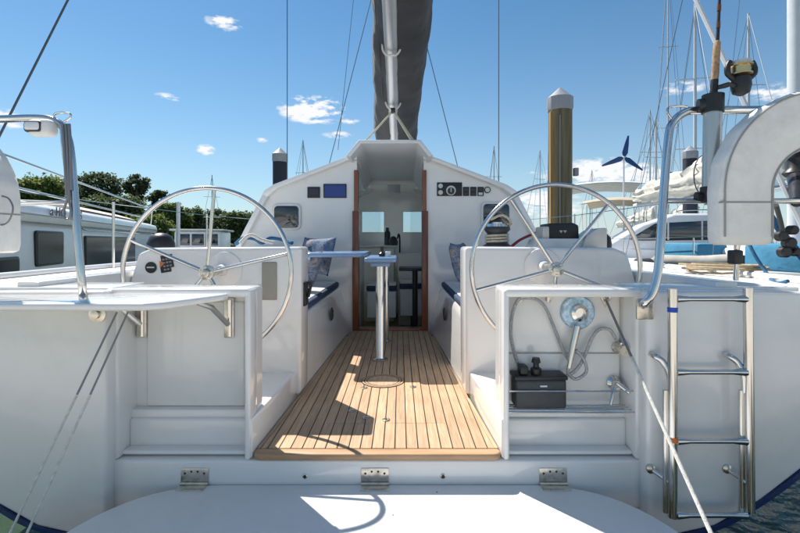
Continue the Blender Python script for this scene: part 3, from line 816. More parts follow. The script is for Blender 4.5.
# engine lever on the left console
p = at(299.5, 290, 3.42)
bm = bm_new(); box(bm, X(-.612), X(-.585), 3.38, 3.5, p.z - .12, p.z + .06, b=.008)
lv = obj('engine_lever', bm, BLACK, yacht, label='black engine lever on the left console')
obj('lever_arm', B(tube, [(X(-.575), 3.43, p.z - .05), (X(-.55), 3.4, p.z + .03), (X(-.55), 3.39, p.z + .07)], [.014, .012, .02], 10), BLACK, lv)

# ---- winches and instrument pods on the coamings
def winch(x, y, z, k=1.0):
    wn = obj('winch', B(lathe, [(.11 * k, 0), (.11 * k, .03), (.085 * k, .05), (.075 * k, .12), (.078 * k, .15), (.105 * k, .19), (.10 * k, .215)], (x, y, z), 'Z', 28), DGREY, yacht, label='black cockpit winch')
    obj('winch_top', B(lathe, [(.095 * k, .217), (.09 * k, .245), (.04 * k, .25), (.04 * k, .262)], (x, y, z), 'Z', 24), STEEL, wn)
    return wn
p = at(497, 245, 4.5); winch(p.x, 4.5, 1.075, 1.25)
p = at(163, 249, 3.75); 
bm = B(lathe, [(.105, 0), (.11, .02), (.108, .07), (.085, .125), (.045, .152), (.012, .158)], (at(161, 0, 3.75).x, 3.75, 1.06), 'Z', 28)
cp = obj('compass', bm, BLACK, yacht, label='black domed compass on the left coaming')
obj('compass_band', B(lathe, [(.114, .018), (.116, .022), (.116, .034), (.113, .038)], (at(161, 0, 3.75).x, 3.75, 1.06), 'Z', 28), DGREY, cp)
a = at(538, 238.5, 3.66); b_ = at(583, 247, 3.66)
obj('dash_riser', B(prism, [(a.x - .03, 1.07), (b_.x + .05, 1.07), (b_.x, a.z), (a.x + .02, a.z)], 3.62, 3.98, 'Y', b=.015, seg=3), GEL, yacht)
a = at(543, 238.5, 3.75); b_ = at(577, 223, 3.75)
bm = B(prism, [(a.x, a.z - .01), (b_.x, a.z - .01), (b_.x - .005, b_.z - .02), (b_.x - .05, b_.z), (a.x + .03, b_.z - .005), (a.x + .005, a.z + .05)], 3.7, 3.92, 'Y', b=.012, seg=3)
pod = obj('instrument_pod', bm, BLACK, yacht, label='black instrument pod on the right coaming')
for k in (0, 1):
    q = at(561 + k * 4, 231.5, 3.697)
    obj('pod_mark', B(box, q.x - .012, q.x + .012, 3.694, 3.703, q.z, q.z + .008), DIAL, pod)
    obj('pod_mark', B(box, q.x - .003, q.x + .004, 3.694, 3.703, q.z - .011, q.z - .001), DIAL, pod)
obj('pod_cheek', B(box, a.x - .02, a.x + .035, 3.69, 3.9, a.z - .008, b_.z - .03, b=.012), SILVERP, pod)
a = at(581, 247, 3.6); b_ = at(613, 229, 3.6)
bm = B(prism, rc([(a.x, 1.068), (a.x + .20, 1.068), (a.x + .20, b_.z + .01), (a.x + .12, b_.z + .005), (a.x + .03, b_.z - .06)], [.0, 0, .02, .04, .03], 3), 3.58, 3.8, 'Y', b=.012, seg=3)
pod2 = obj('console_box', bm, SILVERP, yacht, label='cream and black box on the right coaming')
bm = bm_new(); lathe(bm, [(.075, 0), (.078, .06), (.07, .11), (.045, .14), (.01, .148)], (a.x + .20, 3.68, 1.066), 'Z', 24)
obj('box_dome', bm, BLACK, pod2)
# coiled line and red rope by the right winch
p = at(497, 236, 4.5)
pts = []
for k in range(60):
    t = k / 59; an = t * 2 * math.pi * 3.2
    pts.append((p.x + .108 * math.cos(an), 4.5 + .108 * math.sin(an), 1.13 + .09 * t))
pts += [(p.x + .12, 4.42, 1.32), (p.x + .02, 4.34, 1.40), (p.x - .08, 4.40, 1.36)]
bm = B(tube, cr(pts, 3), .012, 8)
tag(obj('winch_line', bm, ROPEC), 'cream line wrapped round the right cockpit winch', 'rope')
bm = B(tube, cr([at(511, 247, 4.3), at(520, 240, 4.4), at(533, 234, 4.5), at(546, 229, 4.6), at(556, 226, 5)], 6), .014, 8)
tag(obj('red_line', bm, ROPER), 'red rope lying over the right coaming', 'rope')
bm = B(tube, cr([at(236, 244, 4.9), at(244, 238, 4.8), at(255, 239, 4.9), at(262, 243, 5), at(270, 238, 5.1), at(284, 240, 5.1), at(292, 243, 5.0)], 6), .022, 8)
tag(obj('coiled_sheet', bm, ROPEB), 'blue and white sheet coiled on the left coaming', 'rope')
bm = B(tube, cr([at(240, 243, 4.7), at(250, 235, 4.75), at(262, 240, 4.8), at(274, 243, 4.8)], 6), .02, 8)
tag(obj('pale_sheet', bm, ROPEW), 'pale sheet lying beside the blue one on the left coaming', 'rope')

# ---- folding side table on the left quarter and its stainless brackets
fl = [at(10, 0, 1.98).x, at(154, 0, 1.98).x, at(160, 0, 2.02).x, at(222, 0, 2.40).x, at(222, 0, 2.40).x]
FZ = .872
pts = [(X(-2.02), 2.40), (X(-2.02), 2.03), (X(-1.95), 1.98), (at(150, 0, 1.98).x, 1.98), (at(166, 0, 2.10).x, 2.06), (X(-.80), 2.34), (X(-.79), 2.40)]
pts = [(X(-2.0), 2.345), (X(-2.0), 2.06), (X(-1.94), 2.0), (X(-1.02), 2.0), (X(-.95), 2.05), (X(-.80), 2.33), (X(-.79), 2.41), (X(-1.40), 2.41), (X(-1.41), 2.345)]
bm = B(prism, pts, FZ - .034, FZ, 'Z', b=.012, seg=3)
flap = obj('folding_shelf', bm, GEL, yacht, label='white folding shelf across the left stern quarter')
for u in (140, 228):
    x = at(u, 0, 2.58).x
    br = obj('shelf_bracket', B(box, x - .028, x + .028, 2.592, 2.606, FZ - .28, FZ - .05, b=.004), STEELB, flap)
    obj('bracket_rail', B(tube, [(x + .008, 2.588, FZ - .27), (x + .008, 2.588, FZ - .06)], .012, 8), STEEL, br)
    obj('bracket_strut', B(tube, [(x, 2.58, FZ - .20), (x - .05, 2.47, FZ - .085), (x - .09, 2.40, FZ - .05)], .016, 8), STEEL, br)
bm = B(lathe, [(.045, 0), (.045, -.008), (.022, -.012), (.022, -.03), (.012, -.032)], at(98, 314, 2.357), 'Y', 20)
obj('rope_eye', bm, STEELB, yacht)

# ---- right locker: shower, hose, rails, taps
BY = 2.600
disc = obj('shower_holder', B(lathe, [(.098, 0), (.098, -.012), (.09, -.02), (.045, -.022), (.042, -.012)], at(577, 312, BY), 'Y', 36), RING, yacht, label='round blue foil disc behind the shower head')
obj('shower_ring', B(lathe, [(.048, -.02), (.048, -.045), (.03, -.055), (.028, -.035)], at(577, 312, BY), 'Y', 28), STEEL, disc)
obj('shower_handle', B(tube, [at(577, 326, 2.55), at(573, 345, 2.54), at(569, 368, 2.53)], [.022, .019, .014], 12), STEEL, disc)
hp = [(570, 362), (563, 350), (553, 325), (545, 307), (535, 299), (520, 299), (513, 312), (511, 335), (516, 358), (524, 372), (545, 377), (566, 376), (580, 365), (592, 338), (600, 329), (610, 330), (616, 340)]
bm = B(tube, cr([at(u, v, 2.555 + .02 * math.sin(i)) for i, (u, v) in enumerate(hp)], 8), .0098, 10)
obj('shower_hose', bm, HOSE, yacht, label='chrome shower hose looped in the right locker')
bm = B(tube, cr([at(u, v, 2.53) for u, v in ((569, 366), (568, 373), (576, 379), (586, 372), (584, 360), (576, 350))], 8), .0092, 10)
obj('hose_loop', bm, HOSE, yacht)
for u in (520, 547.5):
    c = at(u, 297, BY)
    bm = B(box, c.x - .012, c.x + .012, BY - .03, BY + .004, c.z - .025, c.z + .03, b=.005)
    obj('hose_hook', bm, STEELB, yacht)
c = at(617, 347, BY)
bm = B(lathe, [(.034, 0), (.034, -.012), (.02, -.03), (.02, -.07), (.03, -.075), (.03, -.1)], c, 'Y', 16)
tp = obj('tap', bm, STEELB, yacht, label='chrome tap on the right locker wall')
obj('tap_spout', B(tube, [c + Vector((0, -.06, .0)), c + Vector((-.005, -.06, .04))], .012, 10), STEEL, tp)
c = at(613, 382, BY)
bm = B(lathe, [(.04, 0), (.04, -.014), (.024, -.03), (.024, -.06)], c, 'Y', 16)
tp = obj('mixer_tap', bm, STEEL, yacht, label='chrome mixer tap above the wire shelf')
obj('mixer_lever', B(tube, [c + Vector((.0, -.05, 0)), c + Vector((-.03, -.07, -.01)), c + Vector((-.05, -.08, -.1))], [.012, .012, .008], 10), STEEL, tp)
obj('mixer_spout', B(tube, [c + Vector((.0, -.05, .01)), c + Vector((.05, -.09, -.03))], .014, 10), STEEL, tp)
sh = obj('wire_shelf', B(tube, [at(509, 391, 2.47), at(633, 391, 2.47)], .0045, 8), STEEL, yacht, label='stainless wire shelf in the right locker')
zsh = at(0, 409, 2.5).z
for dy in (2.455, 2.49, 2.525, 2.56):
    obj('shelf_wire', B(tube, [(X(.714), dy, zsh), (X(1.405), dy, zsh)], .005, 8), STEEL, sh)
bm = bm_new(); box(bm, at(515.5, 0, 2.48).x, at(567, 0, 2.48).x, 2.477, 2.59, zsh + .006, zsh + .17, b=.018, seg=3)
tag(obj('plastic_box', bm, DGREY), 'dark grey plastic box with a lid on the wire shelf', 'box')
bx = bpy.data.objects['plastic_box']
bm = bm_new(); box(bm, at(514.5, 0, 2.48).x, at(568, 0, 2.48).x, 2.472, 2.595, zsh + .166, zsh + .19, b=.008, seg=2); obj('lid', bm, BLACK, bx)
bm = bm_new(); lathe(bm, [(.028, 0), (.03, .03), (.016, .04), (.016, .06), (.026, .065), (.02, .09)], (at(536, 0, 2.52).x, 2.52, zsh + .19), 'Z', 14)
obj('nozzle', bm, BLACK, bx)
bm = bm_new(); box(bm, at(520, 0, 2.5).x, at(528, 0, 2.5).x, 2.49, 2.56, zsh + .19, zsh + .24, b=.008); obj('clip', bm, BLACK, bx)
bm = bm_new(); box(bm, at(540, 0, 2.48).x, at(547, 0, 2.48).x, 2.4745, 2.479, zsh + .13, zsh + .138); obj('name_plate', bm, DIAL, bx)
c = at(605, 297, BY)
bm = B(prism, [(c.x - .03, c.z), (c.x, c.z - .06), (c.x + .03, c.z), (c.x, c.z + .06)], BY - .012, BY + .004, 'Y', b=.004)
fe = obj('fairlead', bm, STEELB, yacht, label='diamond shaped fairlead in the right locker')
obj('fairlead_eye', B(lathe, [(.022, -.01), (.024, -.025), (.016, -.035), (.010, -.03)], c, 'Y', 16), STEEL, fe)

# ---- stern rails
def post_base(p, name='rail_base'):
    return obj(name, B(box, p.x - .045, p.x + .045, 2.345, 2.362, p.z - .06, p.z + .05, b=.006), STEELB, yacht)
post_base(at(645, 308, 2.35))
rp = [at(641, 305, 2.36), at(645, 303, 2.30), at(653, 292, 2.29), at(658, 270, 2.30), at(661, 235, 2.32), at(664, 190, 2.35), at(668, 142, 2.38), at(672, 124, 2.39), at(684, 113, 2.39), at(700, 110.5, 2.39), at(760, 110, 2.39), at(850, 110, 2.45)]
rail_r = obj('stern_rail', B(tube, cr(rp, 6), .0215, 14), STEEL, yacht, label='right stainless stern rail')
obj('lower_rail', B(tube, [at(665, 201, 2.35), at(720, 201, 2.35), at(850, 201, 2.4)], .0145, 10), STEEL, rail_r)
obj('rail_stanchion', B(tube, [at(738, 201, 2.37), at(743, 225, 2.37), at(737, 246, 2.40), at(736, 280, 2.44)], .0135, 10), STEEL, rail_r)
obj('rail_clamp', B(box, at(732, 0, 2.4).x, at(741, 0, 2.4).x, 2.38, 2.44, at(0, 264, 2.41).z, at(0, 250, 2.41).z, b=.008), BLACK, rail_r)
bm = B(tube, cr([at(673, 121, 2.39), at(667, 112, 2.39), at(671, 107, 2.39), at(685, 106.5, 2.39), at(692, 110, 2.39)], 5), .0062, 8)
obj('rail_eye', bm, STEEL, rail_r)
rp = [at(84, 297, 2.36), at(82, 285, 2.33), at(78, 240, 2.34), at(74, 190, 2.36), at(71, 155, 2.37), at(68, 138, 2.38), at(62, 126, 2.385), at(52, 120, 2.39), at(36, 118, 2.39), at(0, 119, 2.39), at(-60, 120, 2.42)]
rail_l = obj('stern_rail', B(tube, cr(rp, 6), .0195, 14), STEEL, yacht, label='left stainless stern rail')
obj('rail_tail', B(tube, cr([at(63, 129, 2.36), at(64.5, 150, 2.35), at(68, 175, 2.35)], 5), .014, 10), STEEL, rail_l)
obj('lower_rail', B(tube, [at(73, 202, 2.36), at(20, 204, 2.38), at(-60, 206, 2.42)], .011, 10), STEEL, rail_l)
bm = B(tube, cr([at(54, 118, 2.39), at(55, 114, 2.39), at(62, 112.5, 2.39), at(70, 114, 2.39), at(70, 118, 2.39), at(64, 122, 2.39)], 5), .0055, 8)
obj('rail_eye', bm, STEEL, rail_l)
c = at(42, 128, 2.36)
bm = bm_new(); box(bm, c.x - .062, c.x + .07, 2.32, 2.40, c.z - .045, c.z + .042, b=.03, seg=4)
lamp = obj('stern_lamp', bm, WHITEV, yacht, label='white stern lamp under the left rail')
bm = bm_new(); box(bm, c.x - .066, c.x + .03, 2.313, 2.36, c.z - .03, c.z + .03, b=.016, seg=3); obj('lens_frame', bm, DGREY, lamp)
bm = bm_new(); box(bm, c.x - .058, c.x + .022, 2.309, 2.35, c.z - .022, c.z + .022, b=.012, seg=3); obj('lens', bm, LENS, lamp)
for k, (a, b2) in enumerate((((63, 125), (67, 196)), ((66, 124), (69, 200)), ((69, 124), (71, 190)))):
    bm = B(tube, cr([at(a[0], a[1], 2.345), at(a[0] + 1.5, 150, 2.335), at(b2[0], b2[1], 2.33)], 5), .008, 8)
    tag(obj('hanging_cord', bm, ROPEG), ('leftmost', 'middle', 'rightmost')[k] + ' cord of the bundle hanging at the left stern rail', 'cord', 'cords hanging at the left rail')
bm = B(tube, cr([at(68, 198, 2.33), at(64, 210, 2.33), at(65, 218, 2.33), at(69, 219, 2.33), at(71, 212, 2.33), at(69, 200, 2.33)], 6), .006, 8)
tag(obj('cord_loop', bm, ROPEG), 'small cord loop hanging below the left rail bundle', 'cord')

# ---- rod holder (fixed to the rail)
xa = at(711.5, 150, 2.34)
bm = B(tube, [at(711, 201, 2.34), at(713, 96, 2.34)], .0425, 20)
rh = obj('rod_holder', bm, material('brushed_tube', (.50, .49, .47), .32, metal=1., var=.08, vscale=6, stretch=(1, 1, .1)), yacht, label='stainless rod holder tube on the right rail')
obj('holder_clamp', B(tube, [at(711, 203, 2.34), at(711.3, 187, 2.34)], .051, 18), BLACK, rh)
obj('holder_clamp', B(tube, [at(712.6, 113, 2.34), at(713, 95, 2.34)], .051, 18), BLACK, rh)
obj('holder_arm', B(tube, [at(698, 106, 2.36), at(713, 104, 2.34)], .036, 12), BLACK, rh)
obj('holder_arm', B(tube, [at(696, 197, 2.35), at(712, 196, 2.34)], .026, 12), BLACK, rh)

# ---- boarding ladder
lx = [at(672.5, 0, 2.27).x, at(749, 0, 2.27).x]
LY = 2.27
lad = obj('boarding_ladder', B(tube, [at(672.5, 289, LY), at(672.5, 517, LY)], .0225, 14), STEEL, yacht, label='stainless boarding ladder on the right stern quarter')
obj('ladder_rail', B(tube, [at(748, 288, LY), at(750, 511, LY)], .0225, 14), STEEL, lad)
for v in (299, 372, 441, 515):
    p = at(676, v, LY); q = at(746, v, LY)
    bm = B(tube, [p, p + (q - p) * .1, p + (q - p) * .2, p + (q - p) * .8, p + (q - p) * .9, q], [.021, .017, .013, .013, .017, .021], 12)
    obj('rung', bm, STEEL, lad)
for (u, v, kk) in ((672, 365, 1), (746, 365, 1)):
    bm = B(tube, cr([at(u - 1, v + 27, LY + .01), at(u - 2, v + 12, LY + .01), at(u - 8, v - 2, LY + .03), at(u - 17, v - 9, 2.32), at(u - 21, v - 11, 2.365)], 5), .0165, 10)
    obj('standoff', bm, STEEL, lad)
for u in (672, 748):
    bm = B(tube, [at(u - 1, 483, LY), at(u - 22, 468, 2.365)], .012, 10); obj('standoff', bm, STEEL, lad)
    obj('standoff_foot', B(lathe, [(.024, 0), (.024, -.012), (.012, -.02)], at(u - 22, 468, 2.362), 'Y', 14), STEELB, lad)
    obj('inner_slide', B(tube, [at(u - 6.5, 390, LY + .02), at(u - 6.5, 512, LY + .02)], .014, 10), STEEL, lad)
obj('orange_tie', B(tube, [at(672.5, 436.5, LY), at(672.5, 441.5, LY)], .0245, 14), ORANGE, lad)
obj('blue_tape', B(tube, [at(672.5, 307, LY), at(672.5, 312, LY)], .0235, 14), BLUET, lad)

# ---- rig: mast, boom with sail bag, wires
mast = obj('mast', B(tube, [(X(.02), 8.0, 2.0), (X(.02), 8.0, 9.5), (X(.02), 8.0, 17)], [.11, .11, .075], 16), ALUP, yacht, label='yacht mast behind the sail bag')
def boom_c(Yq): return Vector((-.090 + (-.012) * (7.2 - Yq) / 2.84 * 1.0, Yq, 2.70 + (7.2 - Yq) * .277))
bm = bm_new(); rings = []
for i in range(24):
    Yq = 7.85 - i * (7.85 - 2.3) / 23; c = boom_c(Yq)
    rings.append([(c.x + a * 1.0, c.y, c.z + b_) for a, b_ in ((-.045, .004), (-.022, -.006), (0, -.009), (.022, -.006), (.045, .004), (.066, .022), (.078, .05), (.08, .16), (-.08, .16), (-.078, .05), (-.066, .022))])
loft(bm, rings); boom = obj('boom', bm, ALU, yacht, label='silver boom seen from below', smooth=50)
bm = bm_new(); rings = []
NS = 150
for i in range(NS):
    t = i / (NS - 1); Yq = 7.75 - t * 5.3
    c = boom_c(Yq); k = max(0, min(1, (7.2 - Yq) / 2.84))
    lx_ = -.325 + .16 * k; rx_ = .37 + .10 * k
    if Yq < 4.36: lx_ += -.02 * (4.36 - Yq); rx_ += .03 * (4.36 - Yq)
    ring = []
    for j in range(60):
        a = 2 * math.pi * j / 60
        ca, sa = math.cos(a), math.sin(a)
        mid = (lx_ + rx_) / 2; hw_ = (rx_ - lx_) / 2
        px = mid + hw_ * (abs(ca) ** .7) * (1 if ca > 0 else -1)
        pz = .44 + .43 * (abs(sa) ** .8) * (1 if sa > 0 else -1)
        n1 = mnoise.noise(Vector((Yq * 1.6, a * 1.1, 3.1))) * .03 + mnoise.noise(Vector((Yq * 4.5 + pz * 3, a * 2.2, 7.7))) * .008
        n1 += .005 * math.sin(Yq * 9 + 3 * math.sin(a * 2) + pz * 6) + .006 * mnoise.noise(Vector((Yq * 9, a * 1.0 + Yq * 2, 1.3))) + .010 * abs(mnoise.noise(Vector((Yq * 5 + a * 5, a * 2.5, 9.3)))) + .012 * abs(mnoise.noise(Vector((Yq * 2.5 - a * 4, a * 2, 4.3))))
        ring.append((c.x + px + n1 * ca, c.y, c.z + .015 + pz + n1 * sa))
    rings.append(ring)
loft(bm, rings)
obj('sail_bag', bm, SAILBAG, boom, label='dark grey sail cover along the boom', smooth=60)
for kx in (-.13, .16):
    bm = B(tube, [boom_c(7.6 - i * .2) + Vector((kx * (1 + .25 * i / 25), 0, .035 + .3 * abs(kx))) for i in range(26)], .006, 6)
    obj('bag_seam', bm, DGREY, boom)
# slings round the boom
for Yq in (5.1, 6.15):
    c = boom_c(Yq)
    pts = cr([c + Vector((-.10, 0, .16)), c + Vector((-.098, -.01, .04)), c + Vector((-.06, -.02, -.03)), c + Vector((0, -.02, -.035)), c + Vector((.06, -.02, -.03)), c + Vector((.105, -.01, .05)), c + Vector((.11, 0, .2))], 5)
    tag(obj('boom_sling', B(tube, pts, .012, 8), ROPEW), 'white rope sling round the boom, %s' % ('the higher one' if Yq < 5.5 else 'the lower one by the sheet block'), 'rope', 'slings round the boom')
c = boom_c(6.15) + Vector((.0, -.03, -.07))
bl = obj('sheet_block', B(lathe, [(.035, -.03), (.04, -.02), (.04, .02), (.035, .03)], c, 'X', 18), BLACK, yacht, label='black mainsheet block under the boom')
for k, (u, v) in enumerate(((362, 145), (416.5, 145), (414, 145))):
    e = at(u, v, 5.9)
    o = B(tube, [c + Vector(((-.02, .02, .01)[k], 0, -.02)), (c + e) / 2, e], .0135, 8)
    tag(obj('mainsheet', o, ROPEC), ('left cream mainsheet leg from boom to hood', 'outer right cream mainsheet leg from boom to hood', 'inner right cream mainsheet leg from boom to hood')[k], 'rope', 'mainsheet legs')
def wire(name, a, b_, r_, parent=yacht, mat=WIRE, label=None):
    return obj(name, B(tube, [a, (Vector(a) + Vector(b_)) / 2, b_], r_, 6), mat, parent, label)
for s in (-1, 1):
    wire('shroud', (X(s * 1.88), 8.0, 1.0), (X(s * 1.88), 8.0, 8.6), .008)
    wire('shroud', (X(s * 1.88), 8.0, 8.6), (X(0), 8.0, 16.5), .008)
    obj('spreader', B(tube, [(X(0), 8.0, 8.5), (X(s * 1.88), 8.0, 8.6)], [.05, .025], 10), ALUP, yacht)
    wire('lower_shroud', (X(s * 1.42), 8.2, 1.55), (X(0), 8.05, 7.0), .007)
    wire('backstay', (X(s * 2.47), 2.45, .9), (X(0), 8.05, 17), .007 if s < 0 else .015, mat=WIRE if s < 0 else ALUP)
wire('topping_lift', at(338, 150, 7.0), (X(-.03), 8.0, 12), .004)

# ---- guard rails of the yacht going forward on the right and left
for s in (-1, 1):
    for Yq in (4.2, 6.2):
        x = X(s * (half_beam(Yq) - .09))
        obj('stanchion', B(tube, [(x, Yq, sheer(Yq)), (x, Yq, sheer(Yq) + .62)], .0125, 8), STEEL, yacht)
    hts = (.60,)
    for hz in hts:
        pts = [(X(s * (half_beam(y) - .09)), y, sheer(y) + hz) for y in (2.5, 4.2, 6.2, 8.2, 10, 12)]
        obj('guard_wire', B(tube, pts, .004, 6), STEEL, yacht)

# ================================================================ LOOSE THINGS ON THE YACHT
# horseshoe buoys in white covers
def horseshoe(cx, cz, y, Ri, Ro, leg, depth, name, label, tilt=0):
    """inverted U, facing aft"""
    prof_n = 36
    def Upath(rad):
        pts = []
        pts.append((-rad, -leg))
        kz = .9 if rad < (Ri + Ro) / 2 else 1.0
        for k in range(prof_n + 1):
            a = math.pi - math.pi * k / prof_n
            pts.append((rad * math.cos(a), kz * rad * math.sin(a)))
        pts.append((rad, -leg))
        return pts
    outer = Upath(Ro); inner = Upath(Ri)[::-1]
    bm = bm_new()
    M = Matrix.Translation((cx, y, cz)) @ Matrix.Rotation(R(tilt), 4, 'Z')
    # loft sections along the U so that the body is one closed band with rounded edges
    Vr = []
    mid = [((o[0] + i_[0]) / 2, (o[1] + i_[1]) / 2) for o, i_ in zip(Upath(Ro), Upath(Ri))]
    O = Upath(Ro); I = Upath(Ri)
    hd = depth / 2; e = .022
    sects = []
    for j in range(len(O)):
        o = Vector(O[j]); i_ = Vector(I[j]); d_ = (o - i_).normalized()
        wob = .006 * math.sin(j * 1.7)
        sec = [(i_ + d_ * e, -hd), (o - d_ * e, -hd), (o - d_ * e * .3, -hd + e * .3), (o + d_ * wob, -hd + e), (o + d_ * wob, hd - e), (o - d_ * e * .3, hd - e * .3), (o - d_ * e, hd), (i_ + d_ * e, hd), (i_ + d_ * e * .3, hd - e * .3), (i_, hd - e), (i_, -hd + e), (i_ + d_ * e * .3, -hd + e * .3)]
        sects.append([(M @ Vector((q.x, yy, q.y))) for q, yy in sec])
    # rounded leg ends
    def shrink(sec, k, dz):
        c_ = sum((Vector(p) for p in sec), Vector()) / len(sec)
        return [c_ + (Vector(p) - c_) * k + Vector((0, 0, dz)) for p in sec]
    sects = [shrink(sects[0], .80, -.04), shrink(sects[0], .95, -.03)] + sects + [shrink(sects[-1], .95, -.03), shrink(sects[-1], .80, -.04)]
    loft(bm, sects)
    o = tag(obj(name, bm, CANVAS, smooth=50), label, 'life buoy')
    # seam band round each leg
    for sg in (-1, 1):
        a, b_ = sorted((sg * Ri, sg * Ro))
        bm = bm_new(); zz = -leg * .25
        box(bm, a - .004, b_ + .004, -hd - .004, hd + .004, zz - .004, zz + .004, b=.002, M=M)
        obj('seam', bm, material('grey_seam', (.32, .32, .31), .8), o)
    for rad in (Ri + .012, Ro - .012):
        bm = bm_new(); tube(bm, [M @ Vector((q[0], -hd - .002, q[1])) for q in Upath(rad)], .0045, 6); obj('piping', bm, material('grey_seam', (.32, .32, .31), .8), o)
    return o
hb_ = horseshoe(2.023, 1.39, 2.205, .235, .487, .22, .12, 'horseshoe_buoy', 'white covered horseshoe buoy on the right stern rail', tilt=0)
hb2 = horseshoe(at(-62, 0, 2.26).x, at(0, 205, 2.26).z, 2.25, .15, .41, .20, .16, 'horseshoe_buoy', 'white covered horseshoe buoy at the left edge', tilt=-8)
bm = B(tube, cr([at(2, 196, 2.16), at(9, 199, 2.16), at(13, 209, 2.16), at(8, 222, 2.16), at(-2, 224, 2.16), at(-6, 210, 2.16)], 6, ), .004, 6)
tag(obj('thin_cord', bm, ROPEG), 'thin dark cord curling over the left life buoy', 'cord')

# fishing rod with reel
rod = thing('fishing_rod', 'fishing rod with cork grip standing in the rod holder', 'fishing rod', at(713, 100, 2.34))
obj('butt', B(tube, [at(711.8, 170, 2.34), at(713.5, 95, 2.34), at(714.6, 80, 2.34)], .018, 14), BLACK, rod)
obj('cork_grip', B(tube, [at(714.6, 82, 2.34), at(715, 76, 2.34), at(716.5, 50, 2.34), at(717.3, 43, 2.34), at(717.5, 41, 2.34)], [.015, .0175, .0175, .016, .010], 14), CORK, rod)
obj('blank', B(tube, [at(717.4, 43, 2.34), at(719, 10, 2.34), at(724, -110, 2.36), at(730, -260, 2.4)], [.0085, .0075, .006, .003], 10), BLACK, rod)
for v in (25, 8, -40):
    u = 717.4 + (43 - v) / 53 * 2.3
    obj('thread_wrap', B(tube, [at(u, v + 3, 2.34), at(u + .2, v - 3, 2.34)], .0098, 10), material('brown_thread', (.12, .05, .02), .4), rod)
reel = obj('reel', B(tube, cr([at(715, 88, 2.34), at(724, 86, 2.335), at(731, 84, 2.32), at(738, 86, 2.30)], 5), [.012] * 5 + [.013] * 5 + [.02] * 6, 12), DGREY, rod, label='black and gold fishing reel')
c = at(741, 84, 2.29)
obj('reel_body', B(lathe, [(.012, -.06), (.038, -.045), (.046, -.01), (.042, .03), (.03, .04)], c, 'Z', 20), BLACK, reel)
obj('spool', B(lathe, [(.030, .04), (.050, .045), (.050, .052), (.041, .056), (.041, .085), (.052, .089), (.052, .096), (.02, .10)], c, 'Z', 24), GOLD, reel)
obj('spool_top', B(lathe, [(.045, .097), (.043, .115), (.012, .122)], c, 'Z', 20), SILVERP, reel)
for sg in (-1, 1):
    obj('bail_arm', B(tube, cr([c + Vector((sg * .035, 0, .02)), c + Vector((sg * .066, 0, .05)), c + Vector((sg * .068, 0, .09)), c + Vector((sg * .055, 0, .115))], 4), [.012] * 4 + [.014] * 4 + [.012] * 5, 10), BLACK, reel)
obj('crank', B(tube, cr([c + Vector((-.03, -.01, -.02)), c + Vector((-.08, -.03, -.01)), c + Vector((-.12, -.03, -.02))], 4), .009, 8), BLACK, reel)

# scatter cushions
def cushion(c, w_, h_, t_, rot, label):
    bm = bm_new(); n = 14
    def P(i, j, sg):
        a = i / n * 2 - 1; b_ = j / n * 2 - 1
        f = max(0, (1 - a ** 4) * (1 - b_ ** 4)) ** .55
        pin = 1 - .10 * (1 - abs(a) ** 2) * abs(b_) ** 2
        pin2 = 1 - .10 * (1 - abs(b_) ** 2) * abs(a) ** 2
        return Vector((a * w_ / 2 * pin2, sg * f * t_ / 2 + .01 * mnoise.noise(Vector((a * 2, b_ * 2, sg))), b_ * h_ / 2 * pin))
    M = Matrix.Translation(c) @ rot
    V = {}
    for sg in (-1, 1):
        for i in range(n + 1):
            for j in range(n + 1):
                if sg == 1 and (i in (0, n) or j in (0, n)): V[(i, j, 1)] = V[(i, j, -1)]; continue
                V[(i, j, sg)] = bm.verts.new(M @ P(i, j, sg))
        for i in range(n):
            for j in range(n):
                try: bm.faces.new((V[(i, j, sg)], V[(i + 1, j, sg)], V[(i + 1, j + 1, sg)], V[(i, j + 1, sg)]))
                except ValueError: pass
    return tag(obj('scatter_cushion', bm, FLORAL, smooth=80), label, 'cushion', 'floral scatter cushions')
cushion(at(316, 256, 5.2) , .50, .46, .16, Matrix.Rotation(R(-32), 4, 'Z') @ Matrix.Rotation(R(-18), 4, 'X') , 'upright floral cushion on the left seat nearest the doorway')
cushion(at(308, 268, 4.6), .40, .38, .15, Matrix.Rotation(R(-55), 4, 'Z') @ Matrix.Rotation(R(-20), 4, 'X'), 'floral cushion leaning forward of the left console')
cushion(at(462, 262, 4.9), .42, .44, .15, Matrix.Rotation(R(62), 4, 'Z') @ Matrix.Rotation(R(-16), 4, 'X'), 'floral cushion on the right seat')

# platform lines
e = Vector((1.19, 1.5, -.165)); a = at(606, 300, 2.57)
k = .27
bm = B(tube, [a, a + (e - a) * k], .007, 8); tag(obj('lanyard', bm, ROPEG), 'dark upper end of the right platform line', 'rope')
bm = B(tube, [a + (e - a) * (k - .01), a + (e - a) * .6, e], .0085, 8); tag(obj('platform_line', bm, ROPEW), 'white line from right locker down to the platform', 'rope')
for i, (u0, v0, u1, v1) in enumerate(((117, 312, 10, 533), (128, 312, 27, 533))):
    a = at(u0, v0, 2.335); d0 = at(u1, v1, 2.0)
    e = a + (d0 - a) * ((a.z + .165) / (a.z - d0.z)) if a.z != d0.z else d0
    q = a + (d0 - a) * .42
    bm = B(tube, [a, q], .005, 8); tag(obj('lanyard', bm, ROPEG), '%s dark upper end of the left platform lines' % ('outer', 'inner')[i], 'rope')
    bm = B(tube, [a + (d0 - a) * .41, d0, e], .0058, 8); tag(obj('platform_line', bm, ROPEW), '%s white line of the pair down to the left platform edge' % ('outer', 'inner')[i], 'rope')

